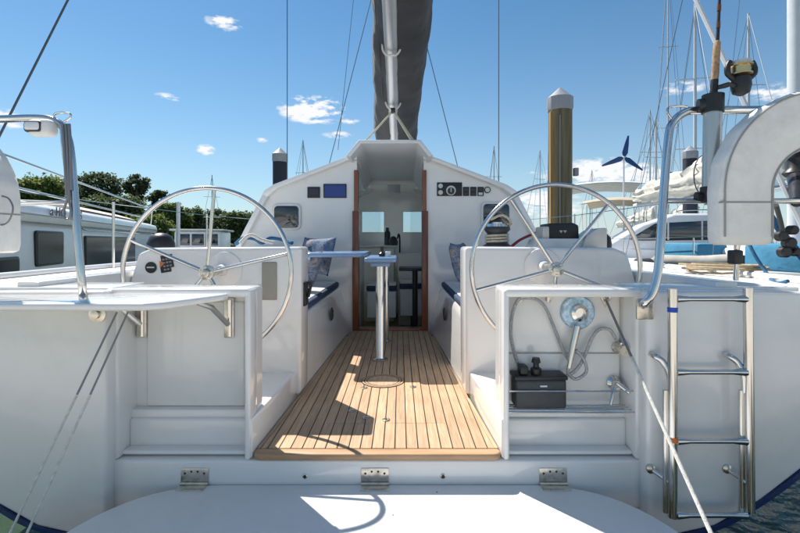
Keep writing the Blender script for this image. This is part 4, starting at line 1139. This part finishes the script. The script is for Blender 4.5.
# ================================================================ THE MARINA AROUND
# unseen concrete dock behind the camera, added to bounce sunlight onto the stern
bm = B(box, -25, 25, -12.0, .55, WZ - .3, -.12, b=.03, seg=2)
tag(obj('bounce_pontoon', bm, material('bounce_concrete', (.58, .53, .46), .85, var=.12, vscale=3, bump=.3, bscale=60)), 'unseen pale concrete dock behind the swim platform, added to bounce sunlight', 'bounce_pontoon')
# mooring piles
def pile(u, Yq, dia, vtop, mat, label, capk=1.0):
    c = at(u, vtop, Yq); r_ = dia / 2
    t = thing('mooring_pile', label, 'mooring pile', (c.x, Yq, WZ), 'mooring piles')
    ch = r_ * 1.75
    bm = bm_new()
    rings = []
    zt = c.z - ch + .03
    for i in range(17):
        z = WZ - .5 + (zt - WZ + .5) * i / 16
        rings.append([(c.x + (r_ * (.93 + .05 * mnoise.noise(Vector((math.cos(2 * math.pi * k / 28) * 3, math.sin(2 * math.pi * k / 28) * 3, z * .4)))) - (.035 if (k * 7 + int(z * .7)) % 9 == 0 and mat is TIMBER else 0)) * math.cos(2 * math.pi * k / 28), Yq + r_ * .93 * math.sin(2 * math.pi * k / 28), z) for k in range(28)])
    loft(bm, rings); obj('timber', bm, mat, t)
    obj('pile_cap', B(lathe, [(r_ * .98, c.z - ch - .04), (r_ * 1.04, c.z - ch), (r_ * 1.04, c.z - ch * .48), (r_ * .95, c.z - ch * .44), (.02, c.z)], (c.x, Yq, 0), 'Z', 12), CAPG, t, smooth=25)
    return t
pl1 = pile(560, 9.2, .50, 88, TIMBER, 'tall timber mooring pile with a grey cap, right of the cabin')
bm = B(box, at(550, 0, 8.93).x, at(554, 0, 8.93).x, 8.90, 8.96, 1.0, at(0, 112, 8.93).z); obj('golden_strip', bm, material('golden_timber', (.34, .22, .09), .9, var=.4, vscale=8, stretch=(1, 1, .08)), pl1)  # narrow strip in a lighter golden brown than the pile
bm = B(tube, [at(560, 115, 8.9), at(560, 230, 8.9)], .012, 6); obj('pile_conduit', bm, ROPEG, pl1)
bm = B(box, at(573.5, 0, 9.2).x, at(578, 0, 9.2).x, 9.15, 9.25, at(0, 176, 9.2).z, at(0, 168, 9.2).z, b=.01); obj('pile_fitting', bm, CAPG, pl1)
pile(280, 15, .50, 148, PILED, 'dark mooring pile with a pale cap, left of the cabin roof')
pile(690, 17, .52, 146, PILED, 'dark mooring pile behind the right rail')

# generic boats ------------------------------------------------------------
def local_boat(name, label, cat, loc, ang, group=None):
    t = thing(name, label, cat, loc, group); t.rotation_euler = (0, 0, ang)
    ORG[t.name] = Vector((0, 0, 0)); return t     # local coordinates: +y forward, z from the waterline
def boat_hull(t, L, W, fb, mat=HULLW, bowk=.9):
    bm = bm_new(); rings = []
    for i in range(12):
        k = i / 11; y = -L / 2 + L * k
        hb = W / 2 * (.86 + .14 * math.sin(min(1, k * 2) * math.pi / 2)) * (1 - max(0, (k - .45) / .55) ** 2.2) + .02
        sh = fb * (1 + .22 * k * k)
        rings.append([(-hb, y, sh), (-hb * .97, y, sh * .5), (-hb * .8, y, -.1), (0, y, -.35), (hb * .8, y, -.1), (hb * .97, y, sh * .5), (hb, y, sh), (hb * .5, y, sh + .05), (0, y, sh + .07), (-hb * .5, y, sh + .05)])
    loft(bm, rings)
    return obj('hull', bm, mat, t, smooth=35)
# --- launch on the left
d = Vector((-.33, .944, 0)).normalized(); P0 = Vector((-5.06, 6.0, WZ))
ang = math.atan2(-d.x, d.y)
la = local_boat('cabin_launch', 'white cabin launch with dark windows moored on the left', 'motorboat', P0, ang)
bm = bm_new()
pts = [(-2.9, -.3), (-2.9, 1.0), (.02, 1.0), (.10, .92), (.04, .3), (-.2, -.3)]
prism(bm, pts, -3.2, 12.2, 'Y', b=.05, seg=3); obj('hull', bm, HULLW, la)
bm = bm_new(); prism(bm, [(-2.6, .98), (-2.55, 2.02), (-.03, 1.98), (.0, 1.9), (.03, .98)], -3.0, 9.0, 'Y', b=.03, seg=3); cabn = obj('cabin', bm, HULLW, la)
bm = bm_new(); prism(bm, [(-2.7, 2.03), (-2.6, 2.27), (-1.3, 2.36), (-.2, 2.28), (.06, 2.20), (.10, 2.06), (.06, 1.95), (-.02, 1.99)], -3.1, 9.6, 'Y', b=.03, seg=3); rf = obj('cabin_roof', bm, HULLW, la)
for (z_, ) in ((2.00,), (2.12,)):
    pass
obj('roof_trim', B(box, .092, .112, -3.05, 9.5, 2.055, 2.075), material('trim_grey', (.35, .36, .37), .5), rf)
obj('tarpaulin', B(prism, [(-1.9, 2.33), (-1.6, 2.47), (-.6, 2.45), (-.15, 2.31)], 2.7, 7.6, 'Y', b=.04, seg=3), SAILC, rf)
obj('roof_rail', B(tube, [(-.12, -3, 2.43), (-.12, 9, 2.43)], .02, 8), STEEL, rf)
def lwin(y0, y1, z0, z1):
    w_ = obj('window', B(prism, rc([(y0, z0), (y1, z0), (y1, z1), (y0, z1)], [.06] * 4, 4), .01, .040, 'X', b=.008), BLACK, cabn)
    obj('pane', B(prism, rc([(y0 + .035, z0 + .035), (y1 - .035, z0 + .035), (y1 - .035, z1 - .035), (y0 + .035, z1 - .035)], [.05] * 4, 4), .036, .044, 'X'), GLASSD, w_)
lwin(.38, 1.42, 1.33, 1.85); lwin(-1.4, -.12, 1.28, 1.50); lwin(2.5, 6.6, 1.10, 1.80)
bm = bm_new(); prism(bm, [(9.02, .98), (9.02, 1.98), (9.6, 1.9), (10.6, 1.1), (10.7, .98)], -2.5, .02, 'X', b=.04); obj('foredeck_house', bm, HULLW, la)
def textobj(s, size, M, mat, parent, name, ext=.002):
    cu = bpy.data.curves.new(name, 'FONT'); cu.body = s; cu.size = size; cu.extrude = ext; cu.align_x = 'LEFT'; cu.shear = .0; cu.offset = size * .02
    o = bpy.data.objects.new(name, cu); COL.objects.link(o)
    dg = bpy.context.evaluated_depsgraph_get(); me = bpy.data.meshes.new_from_object(o.evaluated_get(dg))
    bpy.data.objects.remove(o); me.materials.append(mat)
    n = bpy.data.objects.new(name, me); COL.objects.link(n); n.parent = parent; n.matrix_local = M; return n
# lettering stands on the roof fascia, reading along +y, facing +x
Mx = Matrix(((0, 0, 1, .105), (1.45, 0, 0, .68), (0, 1, 0, 2.085), (0, 0, 0, 1)))
textobj('a HO', .19, Mx, BLACK, rf, 'lettering')
Mx = Matrix(((0, 0, 1, .105), (1.45, 0, 0, 1.95), (0, 1, 0, 2.085), (0, 0, 0, 1)))
textobj('S', .185, Mx, BLACK, rf, 'lettering')
obj('roof_trim', B(box, .040, .056, -3.0, 9.0, 1.93, 1.945), material('trim_grey', (.35, .36, .37), .5), cabn)
obj('rubbing_strake', B(tube, [(.10, -3.2, .93), (.10, 12.2, .93)], .035, 8), BLACK, la)
obj('hull_stripe', B(box, .055, .075, -3.1, 12.0, .56, .66), NAVY, la)
obj('handrail', B(tube, [(.07, 2.2, 1.0 + .93), (.09, 2.3, 1.90), (.09, 6.8, 1.90), (.07, 6.9, 1.93)], .014, 8), STEEL, la)
for yq in (-.6, 4.4, 7.6):
    fd = obj('fender', B(lathe, [(.02, 0), (.10, .06), (.115, .2), (.115, .42), (.09, .56), (.03, .62)], (.24, yq, .15), 'Z', 16), WHITEV, la)
    obj('fender_line', B(tube, [(.24, yq, .76), (.12, yq, 1.02)], .01, 6), ROPEB, fd)
obj('vent', B(lathe, [(.10, 0), (.11, .08), (.05, .14)], (-.6, .2, 2.31), 'Z', 16), STEEL, la)
obj('boat_hook', B(tube, [(.08, -3.0, 2.75), (.08, 9.4, 2.70)], .018, 8), STEEL, la)
for yq in (8.8,): obj('rail_post', B(tube, [(.04, yq, 2.2), (.08, yq, 2.74)], .016, 8), STEEL, la)
obj('grab_rail', B(tube, cr([(.1, -.4, 1.0), (.14, -.2, 1.25), (.1, -.0, 1.0)], 5), .03, 8), STEEL, la)

# --- sailing boats: hull, deckhouse, mast, stays
def sail_boat(label, loc, ang, L=10, W=3.2, fb=1.0, mast_h=13, boom=None, mastmat=ALUP, mr=.09, group='moored sailing boats', cat='sailboat', house=True, my=.8, stays=True, wr=.012):
    t = local_boat('moored_sailboat', label, cat, loc, ang, group)
    boat_hull(t, L, W, fb)
    if house:
        bm = bm_new(); prism(bm, [(-L * .18, fb), (-L * .16, fb + .55), (L * .16, fb + .45), (L * .26, fb + .05)], -W * .3, W * .3, 'X', b=.08, seg=3); h = obj('deckhouse', bm, HULLW, t)
        for sg in (-1, 1):
            bm = bm_new(); x0, x1 = sorted((sg * W * .29, sg * (W * .3 + .012)))
            prism(bm, [(-L * .13, fb + .2), (-L * .12, fb + .4), (L * .12, fb + .34), (L * .15, fb + .18)], x0, x1, 'X'); obj('window', bm, GLASS, h)
    m = obj('mast', B(tube, [(0, my, fb + .3), (0, my, fb + mast_h * .6), (0, my, fb + mast_h)], [mr, mr, mr * .7], 12), mastmat, t)
    for k in (.42, .7):
        obj('spreader', B(tube, [(-W * .28, my, fb + mast_h * k), (W * .28, my, fb + mast_h * k)], .03, 8), mastmat, m)
    if stays:
        for sg in (-1, 1):
            obj('shroud', B(tube, [(sg * W * .45, my - .1, fb), (sg * W * .28, my, fb + mast_h * .42), (0, my, fb + mast_h * .98)], wr, 6), WIRE if mr < .1 else STEEL, m)
        obj('forestay', B(tube, [(0, L / 2 - .1, fb * 1.2), (0, my, fb + mast_h)], wr * 2.2, 6), ALUP, m)
        obj('backstay', B(tube, [(0, -L / 2 + .1, fb), (0, my, fb + mast_h)], wr, 6), WIRE, m)
    if boom:
        zb, Lb = boom
        bo = obj('boom', B(tube, [(0, my - .1, zb), (0, my - Lb, zb + .05)], .07, 12), ALUP, t)
        bm = bm_new(); rings = []
        for i in range(90):
            k = i / 89; y = my - .15 - (Lb - .3) * k
            hgt = 1.25 * (1 - .66 * k) + .05 * math.sin(k * 31); wd_ = .24 * (1 - .3 * k)
            ring = []
            for j in range(30):
                a = 2 * math.pi * j / 30
                n1 = .04 * mnoise.noise(Vector((y * 1.4, math.cos(a) * 1.2, math.sin(a) * 4))) + .035 * math.sin(y * 2.2 + math.sin(a) * 11 + 2 * mnoise.noise(Vector((y * 1.3, 0, a)))) + .03 * mnoise.noise(Vector((y * 7, a * 3, 1)))
                sag = .05 * abs(math.sin(k * 4 * math.pi))
                ring.append(((wd_ + n1) * math.cos(a), y, zb + .12 - sag + hgt * .5 + (hgt * .5 + n1) * math.sin(a)))
            rings.append(ring)
        loft(bm, rings); obj('furled_sail', bm, SAILC, bo, smooth=70)
        for k in (.2, .45, .7):
            y = my - .15 - (Lb - .3) * k; hgt = 1.25 * (1 - .66 * k)
            obj('sail_tie', B(tube, [(.25 * math.cos(a), y, zb + .12 + hgt * .5 + (hgt * .5 + .05) * math.sin(a)) for a in [2 * math.pi * j / 18 for j in range(18)]], .014, 6, closed=True), DGREY, bo)
    return t
# neighbour on the right, stern towards us
nb = sail_boat('white sailboat with thick grey mast and furled sail, close on the right', (7.50, 9.3, WZ), math.pi + .03, L=11, W=3.6, fb=1.08, mast_h=15, boom=(2.75, 5.6), mr=.17, my=.8, group=None, wr=.009)
bm = bm_new(); box(bm, .95, 1.6, -.9, .3, 1.15, 1.66, b=.08); obj('blue_cover', bm, BLUEC, nb, label='blue canvas cover on deck')
bm = bm_new(); box(bm, .3, 1.4, 1.2, 2.6, 1.2, 1.66, b=.08); obj('blue_cover', bm, BLUEC, nb, label='blue canvas cover on deck')
obj('guard_wire', B(tube, [(1.7, -5.2, 1.75), (1.78, -2, 1.75), (1.70, 2, 1.8)], .008, 6), STEEL, nb)
for yq in (-4.8, -2.2, .4): obj('stanchion', B(tube, [(1.74, yq, 1.1), (1.74, yq, 1.76)], .014, 8), STEEL, nb)
# rolled tender / fender lying along its side
bm = B(tube, cr([at(652, 262, 6.6), at(668, 262, 6.4), at(700, 263, 6.1), at(724, 262, 5.9), at(738, 262, 5.8)], 5), [.06] * 2 + [.10] * 16 + [.09, .08, .06], 16)
fender = tag(obj('long_fender', bm, FEND), 'long grey covered fender lying along the right side deck', 'fender')
p = at(644, 266, 6.0)
tag(obj('black_block', B(lathe, [(.06, -.12), (.1, -.10), (.105, .08), (.07, .12)], p, 'X', 16), DGREY), 'dark round block at the end of the grey fender', 'fender')
bm = B(tube, cr([at(742, 222, 3.2), at(752, 250, 3.1), at(768, 275, 3.0), at(776, 283, 2.75), at(788, 281, 2.65)], 6), .011, 8)
tag(obj('blue_line', bm, ROPEB), 'blue rope running down behind the right life buoy', 'rope')
bm = B(tube, cr([at(752, 190, 3.0), at(765, 208, 3.0), at(780, 230, 3.0), at(806, 262, 3.0)], 6), .022, 8)
tag(obj('blue_sling', bm, ROPEB), 'thick blue line slanting beside the right life buoy', 'rope')
pts = []
for k in range(240):
    t_ = k / 239; an = t_ * 2 * math.pi * 9; rr_ = .20 + .05 * math.sin(k * .11)
    pts.append(Vector((2.40 + rr_ * math.cos(an) * 1.15 + .02 * math.sin(k * .07), 3.35 + rr_ * .9 * math.sin(an), .925 + .045 * abs(math.sin(t_ * 5)) + .008 * math.sin(an * .5))))
tag(obj('coiled_rope', B(tube, pts, .0075, 6), material('tan_rope', (.42, .33, .21), .9, var=.3, vscale=50)), 'tan rope coiled on the right side deck', 'rope')
wk = thing('deck_winch', 'black winch with blocks standing inside the right life buoy', 'winch', at(796, 172, 2.75))
obj('drum', B(lathe, [(.06, -.05), (.075, -.03), (.05, .0), (.05, .06), (.08, .09), (.06, .11)], at(797, 168, 2.75), 'Z', 20), BLACK, wk)
obj('base', B(tube, [at(797, 176, 2.75), at(797, 202, 2.45)], [.05, .03], 12), BLACK, wk)
obj('hoop', B(tube, cr([at(778, 185, 2.7), at(779, 165, 2.7), at(786, 152, 2.7), at(800, 147, 2.7), at(815, 152, 2.7)], 6), .014, 8), STEEL, wk)
ck = thing('rail_block', 'cluster of black blocks hanging below the right life buoy', 'block', at(785, 250, 2.9))
for (u, v, r_) in ((781, 236, .034), (789, 243, .038), (784, 252, .036), (792, 230, .03), (795, 252, .028)):
    obj('sheave', B(lathe, [(r_ * .7, -.03), (r_, -.02), (r_, .02), (r_ * .7, .03)], at(u, v, 2.9), 'Y' if r_ < .052 else 'X', 16), BLACK, ck)
obj('strap', B(tube, cr([at(776, 205, 2.75), at(782, 228, 2.88), at(786, 256, 2.9)], 5), .014, 8), DGREY, ck)
# motor cruiser with raked windscreen behind
mc = local_boat('motor_cruiser', 'white motor cruiser with curved dark windscreen behind the right rail', 'motorboat', (9.6, 17, WZ), 1.25)
mc.scale = (.85, .78, 1.0)
boat_hull(mc, 10, 3.6, 1.3)
bm = bm_new()
prism(bm, [(-4.2, 1.2), (-4.0, 2.25), (-3.2, 2.62), (-.5, 2.66), (.8, 2.3), (2.2, 1.6), (3.2, 1.3)], -1.65, 1.65, 'X', b=.18, seg=4); ch_ = obj('cabin', bm, HULLW, mc)
for sg in (-1, 1):
    x0, x1 = sorted((sg * 1.6, sg * 1.668))
    obj('side_window', B(prism, rc([(-2.8, 1.75), (.9, 1.7), (1.4, 1.75), (.3, 2.32), (-2.7, 2.42)], [.1] * 5, 3), x0, x1, 'X', b=.01), GLASS, ch_)
for sg in (-1, 1):
    for yq in (-1.5, -.2): obj('window_bar', B(box, *sorted((sg * 1.66, sg * 1.675)), yq - .03, yq + .03, 1.74, 2.42), HULLW, ch_)
    obj('roof_grip', B(tube, cr([(sg * 1.45, -3.0, 2.62), (sg * 1.45, -2.9, 2.74), (sg * 1.45, -.8, 2.76), (sg * 1.45, -.7, 2.64)], 5), .02, 8), STEEL, ch_)
    obj('hull_stripe', B(box, *sorted((sg * 1.62, sg * 1.80)), -4.6, .5, .95, 1.02), NAVY, mc)
obj('radar_arch', B(tube, cr([(-1.5, -3.2, 2.5), (-1.45, -3.5, 3.1), (-.9, -3.6, 3.3), (.9, -3.6, 3.3), (1.45, -3.5, 3.1), (1.5, -3.2, 2.5)], 6), .05, 10), HULLW, mc)
obj('radome', B(lathe, [(.05, 0), (.22, .03), (.22, .14), (.12, .2), (.02, .21)], (0, -3.6, 3.35), 'Z', 18), HULLW, mc)
obj('rear_rail', B(tube, [(-1.6, -4.8, 2.0), (0, -4.95, 2.0), (1.6, -4.8, 2.0)], .018, 8), STEEL, mc)
for xq in (-1.6, -.8, 0, .8, 1.6): obj('rail_post', B(tube, [(xq, -4.9, 1.2), (xq, -4.88, 2.0)], .014, 8), STEEL, mc)
bm = bm_new(); box(bm, -1.35, 1.35, -4.20, -4.02, 1.7, 2.2, b=.05); obj('rear_window', bm, GLASS, ch_)
# boats with canopies further back
def canopy_boat(loc, ang, mat, label, zc, W=2.6, L2=3.2, turb=False):
    t = local_boat('canopied_boat', label, 'boat', loc, ang, 'boats with canopies')
    boat_hull(t, 9, 3.0, 1.0)
    bm = bm_new(); rings = []
    for i in range(9):
        k = i / 8 * 2 - 1
        rings.append([(W / 2 * a, L2 / 2 * k, zc - .22 * k * k - .12 * a * a) for a in (-1, -.6, -.2, .2, .6, 1)] + [(W / 2 * a, L2 / 2 * k, zc - .03 - .22 * k * k - .12 * a * a) for a in (1, .6, .2, -.2, -.6, -1)])
    loft(bm, rings); obj('canopy', bm, mat, t)
    for sx in (-1, 1):
        for sy in (-1, 0, 1):
            obj('canopy_pole', B(tube, [(sx * W * .48, sy * L2 * .25, 1.0), (sx * W * .48, sy * L2 * .47, zc - .3)], .022, 8), STEEL, t)
    bm = bm_new(); prism(bm, [(-.2, 1.0), (.3, 1.9), (2.4, 1.7), (3.1, 1.1)], -1.05, 1.05, 'X', b=.08, seg=2); obj('deckhouse', bm, HULLW, t)
    if turb:
        z = turb
        pole = obj('turbine_pole', B(tube, [(.6, -2.6, 1.0), (.6, -2.6, z)], .035, 10), HULLW, t)
        tb_ = obj('wind_turbine', B(lathe, [(.03, -.12), (.10, -.06), (.10, .15), (.04, .34)], (.6, -2.6, z + .03), 'Y', 14), HULLW, t, label='small wind turbine with blue blades')
        for a in (80, 200, 320):
            a = R(a); dv = Vector((math.cos(a), 0, math.sin(a))); pv = Vector((-math.sin(a), 0, math.cos(a))); c = Vector((.6, -2.74, z + .03))
            bm = bm_new(); rings = []
            for k, wdt in ((.05, .05), (.2, .11), (.6, .08), (1.0, .03)):
                m_ = c + dv * k * .9; rings.append([m_ + pv * wdt + Vector((0, .015, 0)), m_ + pv * wdt * .3 + Vector((0, -.015, 0)), m_ - pv * wdt + Vector((0, -.02, 0)), m_ + Vector((0, .02, 0))])
            loft(bm, rings); obj('blade', bm, TURB, tb_)
        obj('tail_vane', B(prism, [(.3, z), (.75, z + .35), (.8, z + .02)], .59, .61, 'X'), HULLW, tb_)
    return t
canopy_boat((9.7, 21.5, WZ), -.35, GREYC, 'boat with pale grey canopy and a blue bladed wind turbine', 4.5, 3.2, 3.8, turb=5.15)
canopy_boat((9.2, 19.2, WZ), -.5, BEIGE, 'boat with beige canopy behind the right wheel', 3.55, 2.4, 3.2)
for (x, y, a_, lab, mh, bmz) in ((15.5, 24, 2.9, 'white sailboat with furled sail behind the motor cruiser', 13, 2.7), (17.2, 31, 3.3, 'white sailboat with shorter mast in the second row, right of the turbine', 9, 2.7), (20.5, 27, 3.05, 'white sailboat furthest right in the second row', 14, 2.8)):
    q = sail_boat(lab, (x, y, WZ), a_, L=10.5, W=3.3, fb=1.05, mast_h=mh, boom=(bmz, 4.2), mr=.08, my=.6, group='sailboats in the second row', wr=.011)
    obj('spray_hood', B(lathe, [(1.1, 1.15), (1.05, 1.75), (.7, 2.05), (.1, 2.1)], (0, -1.6, 0), 'Z', 20), (BLUEC, BEIGE, GREYC)[int(x) % 3], q)
# more distant masts
specs = [(303, 45, 140, 'mast just left of the sail bag beyond the cabin roof'), (494, 48, 146, 'mast just right of the cabin roof'), (650, 34, 110, 'mast right of the wind turbine'),
         (540, 60, 150, 'mast left of the tall timber pile'), (592, 70, 170, 'mast between timber pile and canopies'), (668, 40, -40, 'tall mast above the right stern rail'),
         (212, 50, 175, 'thin mast rising inside the left wheel')]
for (u, Yq, vt, lab) in specs:
    c = at(u, vt, Yq)
    sail_boat('white sailboat far off, ' + lab, (c.x, Yq, WZ), random.uniform(-.4, .4), L=9.5, W=3, fb=.95, mast_h=c.z - WZ - .95, mr=.065, my=0, wr=.014 if Yq > 30 else .01)
# small boat between launch and cabin
t = local_boat('small_cruiser', 'small cruiser with clear spray screens seen through the left wheel', 'motorboat', at(205, 0, 22).xy.to_3d() + Vector((0, 0, WZ)), .2)
boat_hull(t, 7, 2.6, 1.0)
bm = bm_new(); box(bm, -1.0, 1.0, -1.5, 1.2, 1.0, 2.15, b=.08, seg=2); hs_ = obj('wheelhouse', bm, HULLW, t)
for k in range(3): obj('window', B(box, -.85 + k * .6, -.33 + k * .6, -1.53, -1.48, 1.5, 2.02, b=.02), GLASS, hs_)
obj('roof', B(box, -1.15, 1.15, -1.7, 1.35, 2.16, 2.24, b=.03), GREYC, hs_)
bm = B(tube, [at(178, 250, 9.0), at(178.5, 202, 9.0)], .036, 12)
bm2 = bm_new()
tag(obj('dock_post', bm, HULLW), 'pale upright post seen through the left wheel', 'post')
dp = bpy.data.objects['dock_post']
obj('post_base', B(tube, [at(178, 250, 9.0), Vector((at(178, 0, 9).x, 9.0, WZ - .3))], .036, 12), HULLW, dp)

# trees on the shore --------------------------------------------------------
def tree(x, y, base, H, clumps, mat, label, nleaf=2600, ls=.42, lean=0.):
    t = thing('shore_tree', label, 'tree', (x, y, base), 'trees on the far shore')
    bm = bm_new()
    top = max(c[2] for c in clumps)
    tube(bm, cr([(x, y, base - .5), (x + lean * .4, y, base + top * .4), (x + lean, y, base + top * .8)], 5), [.38] * 5 + [.26] * 5 + [.14], 9)
    obj('trunk', bm, BARK, t)
    for c in clumps:
        if random.random() < .35:
            bm = B(tube, cr([(x + lean * .4, y, base + top * .35), (x + c[0] * .5, y + c[1] * .5, base + c[2] * .75), (x + c[0], y + c[1], base + c[2])], 4), [.16] * 4 + [.1] * 4 + [.05], 6)
            obj('limb', bm, BARK, t)
    bm = bm_new(); vol = sum(c[3] ** 2 for c in clumps)
    for c in clumps:
        n = int(nleaf * c[3] ** 2 / vol)
        for _ in range(n):
            while True:
                v = Vector((random.uniform(-1, 1), random.uniform(-1, 1), random.uniform(-1, 1)))
                if v.length < 1: break
            v *= (.7 + .75 * random.random() ** 2)
            p = Vector((x + c[0] + v.x * c[3], y + c[1] + v.y * c[3], base + c[2] + v.z * c[4]))
            s_ = ls * random.uniform(.5, 1.2)
            a = Vector((random.gauss(0, 1), random.gauss(0, 1), random.gauss(0, .6))).normalized(); b_ = a.cross(Vector((random.gauss(0, 1), random.gauss(0, 1), random.gauss(0, 1)))).normalized()
            bm.faces.new([bm.verts.new(p + a * s_), bm.verts.new(p + b_ * s_ * .6), bm.verts.new(p - a * s_ * .8), bm.verts.new(p - b_ * s_ * .6)])
    obj('crown', bm, mat, t, smooth=0)
    return t
def clump_tree(u, Yq, vt, wpx, mat, label, vb=232, n=7, nleaf=2600, flat=.85, ls=.42):
    c = at(u, vt, Yq); base = 1.0; H = c.z - base; Rw = wpx * Yq / F
    cl = []
    for k in range(n * 4):
        a = random.uniform(0, 6.28); q = math.sqrt(random.random()); zz = random.uniform(.12, 1.0)
        rr_ = Rw * q * (1.02 - .55 * max(0, zz - .55) / .45)
        s_ = Rw * random.uniform(.18, .42)
        cl.append((rr_ * math.cos(a), rr_ * .6 * math.sin(a), min(H * zz, H - s_ * flat), s_, s_ * flat * random.uniform(.8, 1.3)))
    cl.append((0, 0, H - Rw * .2 * flat, Rw * .22, Rw * .2 * flat))
    return tree(c.x, Yq, base, H, cl, mat, label, int(nleaf * 3.2), ls * .66)
clump_tree(40, 64, 177, 30, LEAFL, 'light green bushy tree left of the stern rail post', n=12, nleaf=3600, flat=.85)
clump_tree(8, 66, 184, 26, LEAFL, 'light green tree behind the left life buoy', n=9)
clump_tree(102, 80, 172, 26, LEAFD, 'wide dark pine above the white launch', n=9, nleaf=3200, flat=.7)
clump_tree(78, 84, 176, 20, LEAFD, 'dark pine just right of the left rail post', n=8, flat=.7)
clump_tree(137, 76, 174, 15, LEAFD, 'tall open dark pine left of the wheel', n=7, nleaf=1700, flat=.75)
clump_tree(158, 82, 190, 14, LEAFD, 'lower dark pine seen through the left edge of the wheel', n=6, nleaf=1500, flat=.7)
clump_tree(118, 62, 196, 30, LEAFM, 'mid green shrubby tree over the launch roof', n=11, nleaf=3000, flat=.75)
clump_tree(188, 70, 208, 22, LEAFM, 'mid green tree in the middle of the left wheel', n=9, flat=.85)
clump_tree(170, 66, 204, 18, LEAFL, 'light green tree beside the pale post', n=8, flat=.85)
clump_tree(218, 74, 211, 18, LEAFD, 'dark rounded tree near the wheel spoke', n=8, flat=.85)
clump_tree(236, 72, 212, 20, LEAFM, 'mid green tree left of the cabin side', n=9, flat=.85)
clump_tree(256, 78, 214, 18, LEAFM, 'green tree touching the cabin side', n=8, flat=.85)
clump_tree(150, 60, 216, 26, LEAFL, 'low light green tree behind the launch bow', n=9, flat=.75)
